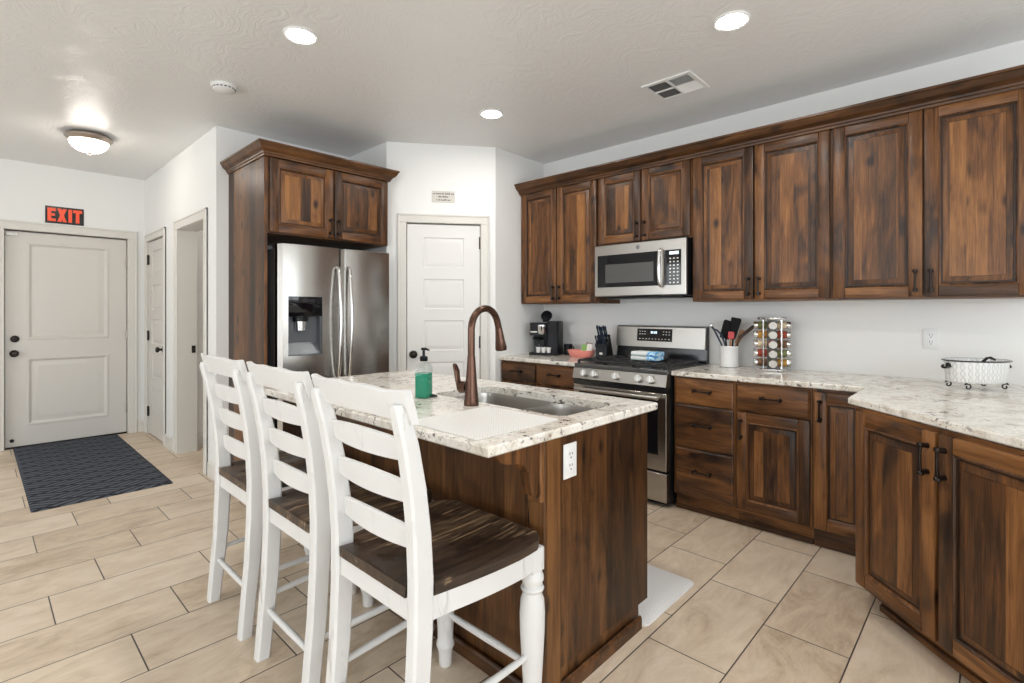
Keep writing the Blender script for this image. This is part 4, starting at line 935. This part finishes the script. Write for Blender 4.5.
mb = MB(); mb.lathe([(0.0, -0.0005), (0.074, -0.0005), (0.076, -0.004), (0.076, -0.012), (0.066, -0.016), (0.064, -0.030), (0.050, -0.038), (0, -0.040)], seg=36); sd = mb.build('body', 'plastic', t)
mb = MB()
for k in range(18):
    a = 2*PI*k/18; mb.box((-0.007, 0.0635, -0.027), (0.007, 0.0660, -0.020), m=Matrix.Rotation(a, 4, 'Z'))
mb.build('slots', 'slot', t, 0)
t = thing('air_vent', 'square white louvred air vent in the ceiling', 'vent', (-1.480, 3.070, H))
mb = MB(); vx, vy = 0.162, 0.148
for a, b in (((-vx, -vy), (vx, -vy+0.028)), ((-vx, vy-0.028), (vx, vy)), ((-vx, -vy+0.028), (-vx+0.028, vy-0.028)), ((vx-0.028, -vy+0.028), (vx, vy-0.028)), ((-0.008, -vy+0.028), (0.008, vy-0.028)), ((-vx+0.028, -0.007), (vx-0.028, 0.007))):
    mb.box((a[0], a[1], -0.010), (b[0], b[1], -0.0005), bev=0.002)
mb.build('frame', 'plastic', t)
mb = MB(); mb.box((-vx+0.02, -vy+0.02, -0.002), (vx-0.02, vy-0.02, -0.0008)); mb.build('duct_opening', 'slot', t, 0)
mb = MB()
for (x0, x1, y0, y1, al, tilt) in ((-vx+0.028, -0.008, -vy+0.028, -0.007, 'y', 1), (-vx+0.028, -0.008, 0.007, vy-0.028, 'y', 1), (0.008, vx-0.028, -vy+0.028, -0.007, 'x', -1), (0.008, vx-0.028, 0.007, vy-0.028, 'x', 1)):
    n = 8
    for k in range(n):
        if al == 'y':
            x = x0+(x1-x0)*(k+0.5)/n; mb.prism([(x-0.003*tilt, -0.0025), (x+0.004*tilt, -0.0095), (x+0.005*tilt, -0.0090), (x-0.002*tilt, -0.0020)], 'y', y0, y1)
        else:
            y = y0+(y1-y0)*(k+0.5)/n; mb.prism([(y-0.003*tilt, -0.0025), (y+0.004*tilt, -0.0095), (y+0.005*tilt, -0.0090), (y-0.002*tilt, -0.0020)], 'x', x0, x1)
mb.build('louvres', 'plastic', t, 0)

# ------------------------------------------------------------------ signs
t = thing('exit_sign', 'red and black EXIT sign above the entry door', 'sign', (X0, 0.478, 2.178), PI/2)
mb = MB(); mb.box((0, -0.006, 0), (0.292, -0.0008, 0.168), bev=0.002); mb.build('plate', 'signblack', t)
mb = MB(); F0, F1 = -0.0075, -0.0055
def lb(x0, x1, z0, z1): mb.box((x0, F0, z0), (x1, F1, z1))
lb(.016, .044, .020, .150); lb(.044, .078, .120, .150); lb(.044, .072, .072, .098); lb(.044, .078, .020, .048)
for q in ([(.088, .150), (.118, .150), (.160, .020), (.130, .020)], [(.130, .150), (.160, .150), (.118, .020), (.088, .020)]): mb.prism(q, 'y', F0-(0.0004 if q[0][0] < 0.1 else 0), F1)
lb(.172, .200, .020, .150); lb(.208, .278, .120, .150); lb(.229, .257, .020, .121)
mb.build('lettering', 'red', t, 0)
t = thing('notice_plate', 'small grey three-line notice on the wall above the pantry door', 'sign', (Ax+math.cos(prz)*0.377, Ay+math.sin(prz)*0.377, 2.240), prz)
mb = MB(); mb.box((0, -0.005, 0), (0.196, -0.0008, 0.100), bev=0.0015); mb.build('plate', 'signgrey', t)
mb = MB(); random.seed(4)
for z, a, b in ((0.070, 0.012, 0.182), (0.044, 0.055, 0.140), (0.017, 0.040, 0.156)):
    x = a
    while x < b:
        wl = random.uniform(0.005, 0.009); mb.box((x, -0.0058, z), (x+wl, -0.0048, z+random.choice((0.010, 0.010, 0.015)))); x += wl+0.0022+(0.006 if random.random() < 0.2 else 0)
mb.build('lettering', 'ink', t, 0)

# ------------------------------------------------------------------ outlets and switches
def outlet(label, loc, rz, kind='duplex'):
    t = thing('wall_outlet' if kind == 'duplex' else 'light_switch', label, 'outlet' if kind == 'duplex' else 'switch', loc, rz)
    mb = MB(); mb.box((-0.037, -0.006, -0.060), (0.037, -0.0006, 0.060), bev=0.004, seg=2); pl = mb.build('cover_plate', 'plastic', t)
    if kind == 'duplex':
        for z in (-0.020, 0.020):
            mb = MB(); mb.lathe([(0.0165, 0), (0.0165, 0.002), (0, 0.0022)], (0, -0.006, z), '-y', 20); rc = mb.build('receptacle', 'plastic', t)
            mb = MB(); mb.box((-0.0075, -0.0089, z+0.000), (-0.0050, -0.0078, z+0.010)); mb.box((0.0050, -0.0089, z+0.001), (0.0075, -0.0078, z+0.009)); mb.box((-0.0025, -0.0089, z-0.011), (0.0025, -0.0078, z-0.006)); mb.build('slots', 'slot', rc, 0)
    else:
        mb = MB(); mb.box((-0.016, -0.011, -0.033), (0.016, -0.005, 0.033), bev=0.002); mb.build('rocker', 'plastic', t)
outlet('white duplex outlet on the back wall above the right counter', (-0.272, YB, 1.146), 0)
outlet('white rocker switch on the back wall by the coffee maker', (-2.865, YB, 1.135), 0, 'switch')
outlet('white duplex outlet on the end panel of the island', (IX1+0.0005, 1.425, 0.787), PI/2)

# ------------------------------------------------------------------ things on the counter left of the range
Z = CZ1
t = thing('coffee_maker', 'black dual coffee maker with its lid up in the counter corner', 'coffee maker', (-2.985, 3.60, Z), math.radians(24))
# local: x -0.14..0.14, y -0.11..0.13
mb = MB(); mb.prism([(-0.135, 0.12), (-0.135, -0.09), (-0.10, -0.115), (0.10, -0.115), (0.135, -0.09), (0.135, 0.12)], 'z', 0, 0.022, bev=0.004); mb.build('base', 'black', t)
mb = MB(); mb.loft([rrect(0.025, 0.135, -0.085, 0.12, 0.025, z) for z in (0.022, 0.298)]+[rrect(0.030, 0.130, -0.080, 0.115, 0.022, 0.306)]); mb.build('tower', 'black', t, 40)
mb = MB(); mb.loft([rrect(-0.135, 0.03, 0.040, 0.12, 0.02, z) for z in (0.022, 0.21)]); mb.loft([rrect(-0.135, 0.03, -0.085, 0.12, 0.025, z) for z in (0.178, 0.280)]+[rrect(-0.130, 0.03, -0.080, 0.115, 0.022, 0.290)]); hd = mb.build('brew_head', 'black', t, 40)
mb = MB(); mb.box((-0.122, -0.0875, 0.203), (-0.060, -0.084, 0.214)); mb.build('label_strip', 'paper', hd, 0)
mb = MB(); mb.lathe([(0.028, 0.186), (0.038, 0.198), (0.044, 0.265), (0.044, 0.272), (0, 0.272)], (-0.018, -0.070, 0), seg=24); mb.build('filter_cup', 'chrome', t)
mb = MB(); mb.lathe([(0.050, 0.024), (0.056, 0.030), (0.058, 0.085), (0.046, 0.128), (0.040, 0.140)], (-0.075, -0.03, 0), seg=24); cf = mb.build('carafe', 'glass', t)
mb = MB(); mb.lathe([(0.042, 0.138), (0.044, 0.150), (0.030, 0.158), (0, 0.160)], (-0.075, -0.03, 0), seg=24); mb.tube([(-0.022, -0.060, 0.135), (0.000, -0.072, 0.130), (0.004, -0.074, 0.090), (-0.014, -0.064, 0.050)], 0.008, 8); mb.build('carafe_lid', 'black', cf)
Ml = Matrix.Translation((-0.005, 0.02, 0.325)) @ Matrix.Rotation(math.radians(62), 4, 'X')
mb = MB(); mb.lathe([(0.030, -0.012), (0.050, -0.010), (0.054, 0.0), (0.050, 0.012), (0.030, 0.016), (0, 0.016)], (0, 0.030, 0), seg=24, m=Ml); mb.box((-0.03, -0.03, -0.012), (0.03, 0.0, 0.008), bev=0.004, m=Ml); ld = mb.build('lid', 'black', t)
mb = MB(); mb.lathe([(0.028, 0.016), (0.026, 0.022), (0, 0.024)], (0, 0.050, -0.042), seg=20, m=Ml); mb.build('lid_cap', 'plastic', ld)
for k, nm in enumerate(('left', 'middle', 'right')):
    mb = MB(); mb.lathe([(0.0, 0.001), (0.017, 0.001), (0.0185, 0.003), (0.023, 0.046), (0.0245, 0.048), (0.0225, 0.050), (0.018, 0.008), (0, 0.006)], seg=20)
    lx, ly = -0.045+0.048*k, -0.094
    a = math.radians(24); P = (-2.985+lx*math.cos(a)-ly*math.sin(a), 3.60+lx*math.sin(a)+ly*math.cos(a), Z+0.0222)
    tag(mb.build('coffee_cup', 'ceramic', loc=P), ('leftmost', 'middle', 'rightmost')[k]+' of the three small white cups on the coffee maker tray', 'cup', 'small white cups on the coffee maker')
t = thing('mug', 'dark mug half hidden on the right side of the coffee maker', 'mug', (-2.812, 3.705, Z), math.radians(-10))
mb = MB(); mb.lathe([(0, 0.0), (0.030, 0.0), (0.036, 0.004), (0.038, 0.095), (0.036, 0.097), (0.034, 0.094), (0.032, 0.010), (0, 0.008)], seg=24); mb.build('body', 'black', t)
mb = MB(); mb.tube(bez((0.036, 0, 0.080), (0.080, 0, 0.085), (0.072, 0, 0.045), 6)+bez((0.072, 0, 0.045), (0.066, 0, 0.018), (0.036, 0, 0.020), 6)[1:], 0.006, 8); mb.build('handle', 'black', t)
bx_, by_ = -2.600, 3.610
t = thing('basket', 'coral pink oval basket holding drink packets', 'basket', (bx_, by_, Z), 0.15)
mb = MB(); mb.lathe([(0, 0.003), (0.075, 0.0), (0.088, 0.006), (0.104, 0.050), (0.108, 0.058), (0.105, 0.060), (0.099, 0.052), (0.083, 0.010), (0, 0.007)], seg=36, sx=1.20, sy=0.78); mb.build('bowl', 'pink', t, 50)
def packet(label, mat, dx, dy, w_, h_, rz, tilt):
    mb = MB(); mb.loft([rrect(-w_/2, w_/2, -0.002, 0.002, 0.0015, 0, 2), rrect(-w_/2, w_/2, -0.007, 0.007, 0.004, h_*0.4, 2), rrect(-w_/2, w_/2, -0.006, 0.006, 0.004, h_*0.7, 2), rrect(-w_/2, w_/2, -0.0015, 0.0015, 0.001, h_, 2)])
    tag(mb.build('packet', mat, loc=(bx_+dx, by_+dy, Z+0.012), rot=(tilt, 0.12, rz), smooth=40), label, 'packet', 'packets in the pink basket')
packet('green and white drink packet standing in the pink basket', 'green', 0.030, -0.010, 0.060, 0.098, 0.2, -0.25)
packet('white packet leaning at the right end of the pink basket', 'paper', 0.075, 0.000, 0.050, 0.105, 0.3, -0.15)
packet('brown packet behind the green one in the pink basket', 'brown', 0.048, 0.028, 0.060, 0.112, 0.1, -0.1)
kx, ky, kr = -2.397, 3.655, math.radians(12)
t = thing('knife_block', 'black slanted knife block beside the range', 'knife block', (kx, ky, Z), kr)
# local: front at -y; knives lean towards the front
mb = MB(); mb.prism([(-0.070, 0.0), (0.085, 0.0), (0.090, 0.020), (0.018, 0.198), (-0.058, 0.135), (-0.070, 0.098)], 'x', -0.048, 0.048, bev=0.003); mb.prism([(-0.071, 0.098), (-0.060, 0.137), (-0.085, 0.122), (-0.085, 0.094)], 'x', -0.046, 0.046); kb = mb.build('block', 'black', t, 30)
mb = MB(); mb.lathe([(0.012, 0), (0.012, 0.0012), (0, 0.0014)], (0, -0.070, 0.042), '-y', 20, sx=1.3, sy=0.8); mb.build('emblem', 'signgrey', kb)
def knife(label, lx, p, L, r):
    mb = MB()
    d = Vector((0, -0.46, 0.89)).normalized()
    p0 = Vector((lx, *p)); P = [p0-d*0.005, p0+d*0.012, p0+d*L*0.5, p0+d*(L-0.012), p0+d*L]
    mb.tube(P, [r*0.9, r, r*0.85, r*1.15, r*0.6], 8, 0, flat=1.5); mb.tube([p0-d*0.012, p0-d*0.001], [r*1.05, r*1.05], 8, 1, flat=1.5)
    o = mb.build('knife', ['knifeblue', 'chrome'], smooth=40); o.location = (kx, ky, Z); o.rotation_euler = (0, 0, kr)
    tag(o, label, 'knife', 'knives in the black knife block')
ords = ('first', 'second', 'third', 'fourth', 'fifth')
for k in range(5):
    knife('navy-handled large knife in the upper row of the knife block, %s from the left' % ords[k], -0.036+0.018*k, (-0.022+0.004*(k % 2), 0.178), 0.112-0.006*(k % 3), 0.0075)
    knife('navy-handled steak knife in the lower row of the knife block, %s from the left' % ords[k], -0.036+0.018*k, (-0.070, 0.125), 0.078, 0.0060)
# towels on the range
def towel(label, z, dx, seed):
    random.seed(seed); t = thing('folded_towel', label, 'towel', (-1.880+dx, 3.450, z), math.radians(2), 'folded towels on the range')
    def slab(x0, x1, name, mat):
        mb = MB(); rings = []
        for k in range(7):
            x = x0+(x1-x0)*k/6; w0 = random.uniform(-0.003, 0.003); h = 0.032+random.uniform(-0.002, 0.002)
            rings.append([(x, y+w0, zz) for y, zz in ((-0.075, 0.004), (-0.080, 0.012), (-0.078, h-0.006), (-0.070, h), (0.07, h-0.002), (0.08, h*0.5), (0.075, 0.001), (-0.06, 0.0))])
        mb.loft(rings); return mb.build(name, mat, t, 60)
    slab(-0.098, 0.028, 'plain_half', 'towelw'); slab(0.027, 0.090, 'patterned_half', 'towelb')
    mb = MB(); mb.box((-0.0985, -0.0815, 0.003), (0.028, -0.0785, 0.007)); mb.build('hem', 'towelg', t, 0)
towel('upper folded white towel with a blue patterned end, on the range', 0.9785, 0.004, 3)
towel('lower folded white towel with a blue patterned end, directly on the grates', 0.9455, 0.0, 5)

# ------------------------------------------------------------------ things on the right counter
ux, uy = -1.366, 3.670
mb = MB(); mb.lathe([(0, 0.004), (0.052, 0.0), (0.060, 0.005), (0.062, 0.012), (0.062, 0.140), (0.065, 0.146), (0.063, 0.150), (0.058, 0.146), (0.056, 0.014), (0, 0.010)], seg=36)
tag(mb.build('utensil_crock', 'ceramic', loc=(ux, uy, Z), smooth=40), 'white ceramic crock full of cooking utensils', 'crock')
def utensil(name, label, mats, parts, cat):
    mb = MB()
    for fn in parts: fn(mb)
    o = mb.build(name, mats, smooth=40); o.location = (ux, uy, Z); tag(o, label, cat, 'utensils in the white crock')
ca, sa = math.cos(0.55), math.sin(0.55)           # screen-right direction in plan for these
def sp(r, z, d=0.0): return Vector((ca*r - sa*d, sa*r + ca*d, z))
utensil('tongs', 'black and steel tongs leaning left in the crock', ['knifeblue', 'chrome'], [
    lambda mb: mb.tube([sp(-0.018, 0.03), sp(-0.050, 0.155), sp(-0.100, 0.262), sp(-0.120, 0.290)], [0.006, 0.006, 0.007, 0.008], 8, 0),
    lambda mb: mb.tube([sp(-0.012, 0.03), sp(-0.028, 0.155), sp(-0.050, 0.225), sp(-0.085, 0.262), sp(-0.102, 0.266)], [0.006, 0.006, 0.007, 0.006, 0.005], 8, 0),
    lambda mb: mb.lathe([(0.0, -0.012), (0.010, -0.008), (0.012, 0.004), (0.007, 0.016), (0, 0.018)], sp(-0.121, 0.293), seg=12, mat=1)], 'tongs')
def blade(mb, base, tip, w0, w1, th, mat=0, d=0.0):
    u = (tip-base).normalized(); s = Vector((ca, sa, 0)); s = (s-u*s.dot(u)).normalized(); n = u.cross(s)
    rings = []
    for f, wf in ((0.0, w0), (0.08, w0*1.1), (0.5, (w0+w1)/2*1.05), (0.92, w1), (1.0, w1*0.8)):
        c = base+(tip-base)*f; rings.append([c+s*wf-n*th, c+s*wf+n*th, c-s*wf+n*th, c-s*wf-n*th])
    mb.loft(rings, mat)
utensil('slotted_turner', 'large black turner standing in the middle of the crock', ['silicone'], [
    lambda mb: mb.tube([sp(-0.005, 0.03, 0.02), sp(-0.020, 0.20, 0.02)], 0.0055, 8), lambda mb: blade(mb, sp(-0.030, 0.20, 0.022), sp(0.010, 0.325, 0.022), 0.030, 0.040, 0.004)], 'turner')
utensil('serving_fork', 'black ladle-shaped utensil with a scalloped top in the crock', ['silicone'], [
    lambda mb: mb.tube([sp(0.012, 0.03, 0.0), sp(0.026, 0.21, 0.0)], 0.006, 8), lambda mb: blade(mb, sp(0.024, 0.195, 0.0), sp(0.048, 0.345, 0.0), 0.014, 0.034, 0.005),
    lambda mb: [mb.lathe([(0, -0.008), (0.008, -0.004), (0.008, 0.004), (0, 0.008)], sp(0.022+0.016*k, 0.346-0.003*k, 0.0), seg=10) for k in range(4)]], 'utensil')
utensil('silicone_spatula', 'small red silicone spatula with a pale handle in the crock', ['redsil', 'spoonwood'], [
    lambda mb: mb.tube([sp(0.002, 0.03, -0.02), sp(0.005, 0.205, -0.022)], 0.007, 8, 1), lambda mb: blade(mb, sp(0.005, 0.200, -0.024), sp(0.008, 0.250, -0.024), 0.018, 0.020, 0.005)], 'spatula')
utensil('wooden_spoon', 'light wooden spoon leaning right in the crock', ['spoonwood'], [
    lambda mb: mb.tube([sp(0.015, 0.03, 0.01), sp(0.052, 0.175, 0.01)], 0.0055, 8), lambda mb: blade(mb, sp(0.050, 0.165, 0.01), sp(0.095, 0.258, 0.01), 0.012, 0.020, 0.006)], 'spoon')
utensil('dark_wooden_spatula', 'dark wooden spatula sticking out to the right of the crock', ['darkwood'], [
    lambda mb: mb.tube([sp(0.026, 0.04, -0.01), sp(0.066, 0.215, -0.01)], 0.006, 8), lambda mb: blade(mb, sp(0.064, 0.208, -0.01), sp(0.160, 0.290, -0.01), 0.010, 0.012, 0.004)], 'spatula')

# spice rack: square steel carousel, five tiers, jars lying with their caps outwards
rx, ry, rr_ = -1.082, 3.655, math.radians(20)
t = thing('spice_rack', 'steel carousel spice rack full of jars on the back counter', 'spice rack', (rx, ry, Z), rr_)
mb = MB(); mb.lathe([(0, 0.0), (0.098, 0.0), (0.100, 0.004), (0.100, 0.014), (0.096, 0.018), (0, 0.018)], seg=40); mb.build('base', 'chrome', t)
mb = MB(); mb.lathe([(0, 0.338), (0.088, 0.338), (0.090, 0.342), (0.090, 0.350), (0.086, 0.353), (0, 0.353)], seg=40); mb.build('top_plate', 'chrome', t)
for sx_, sy_ in ((1, 1), (1, -1), (-1, 1), (-1, -1)):
    mb = MB(); q = 0.053; mb.tube([(sx_*q, sy_*q, 0.018), (sx_*q, sy_*q, 0.338)], 0.0055, 10); mb.build('upright', 'chrome', t, 0)
mb = MB(); mb.box((-0.0285, -0.0285, 0.018), (0.0285, 0.0285, 0.338)); mb.build('core', 'dgrey', t, 0)
fills = ['spice_brown', 'spice_gold', 'spice_red', 'spice_green', 'spice_cream']
tiers = ['lowest', 'second lowest', 'middle', 'second highest', 'topmost']
for face, (rz, fn) in enumerate(((-PI/2, 'left-facing'), (0, 'front-facing'), (PI/2, 'right-facing'))):
    for k in range(5):
        o = thing('spice_jar', '%s jar in the %s column of the spice rack' % (tiers[k], fn), 'jar', (rx, ry, Z), rr_, 'jars in the spice rack')
        Mj = Matrix.Rotation(rz, 4, 'Z') @ Matrix.Translation((0, -0.030, 0.052+0.062*k))
        mb = MB(); mb.lathe([(0, 0.0), (0.024, 0.0), (0.0265, 0.003), (0.0265, 0.048), (0.022, 0.054), (0.022, 0.058), (0, 0.058)], (0, 0, 0), '-y', 20, m=Mj); mb.build('glass_jar', fills[(k*2+face*3) % 5], o)
        mb = MB(); mb.lathe([(0.0245, 0.056), (0.0258, 0.060), (0.0258, 0.078), (0.0235, 0.081), (0, 0.081)], (0, 0, 0), '-y', 20, m=Mj); mb.build('cap', 'chrome', o)

# enamel dish on scroll feet
ex, ey, er = -0.072, 3.47, math.radians(45)
t = thing('enamel_planter', 'oval white embossed enamel dish on black scroll feet', 'dish', (ex, ey, Z), er)
def oval(a, b, z, n=48): return [(a*math.cos(2*PI*k/n), b*math.sin(2*PI*k/n), z) for k in range(n)]
mb = MB(); mb.loft([oval(0.130, 0.084, 0.036), oval(0.137, 0.091, 0.044), oval(0.144, 0.098, 0.140), oval(0.151, 0.105, 0.144), oval(0.151, 0.105, 0.148), oval(0.141, 0.095, 0.148), oval(0.134, 0.088, 0.048)], cap=True); mb.build('body', 'emboss', t, 50)
mb = MB(); mb.tube(oval(0.151, 0.105, 0.146), 0.0035, 8, closed=True); mb.build('rim', 'enamel', t)
for sx_ in (-1, 1):
    mb = MB(); mb.tube([(sx_*(0.150+0.016*math.sin(PI*k/8)), 0.022*math.cos(PI*k/8), 0.120-0.010*math.sin(PI*k/8)) for k in range(9)], 0.006, 8); mb.lathe([(0.014, 0), (0.014, 0.006), (0, 0.008)], (sx_*0.141, 0, 0.121), 'x' if sx_ > 0 else '-x', 14); mb.build('handle', 'enamel', t)
def scroll(px, py, rz):
    Ms = Matrix.Translation((px, py, 0)) @ Matrix.Rotation(rz, 4, 'Z')
    P = [(0.020*(1-k/22)*math.cos(0.6+k*0.42)+0.004, 0, 0.0195+0.0155*(1-k/26)*math.sin(0.6+k*0.42)) for k in range(16)]
    mb = MB(); mb.tube([(0.002, 0, 0.040), (0.014, 0, 0.036)]+P, 0.0035, 8, m=Ms); mb.build('scroll_foot', 'enamel', t)
for sx_ in (-1, 1):
    for sy_ in (-1, 1): scroll(sx_*0.090, sy_*0.055, 0 if sx_ > 0 else PI)
mb = MB(); mb.tube([(-0.060, 0.0, 0.056), (0.0, -0.01, 0.118), (0.036, -0.020, 0.158), (0.048, -0.024, 0.162)], [0.006, 0.008, 0.010, 0.007], 10, flat=0.6); mb.tube([(0.048, -0.024, 0.161), (0.070, -0.030, 0.150)], [0.007, 0.005], 8)
o = mb.build('scoop', 'enamel', loc=(ex, ey, Z), rot=(0, 0, er)); tag(o, 'black scoop resting in the white enamel dish', 'scoop')
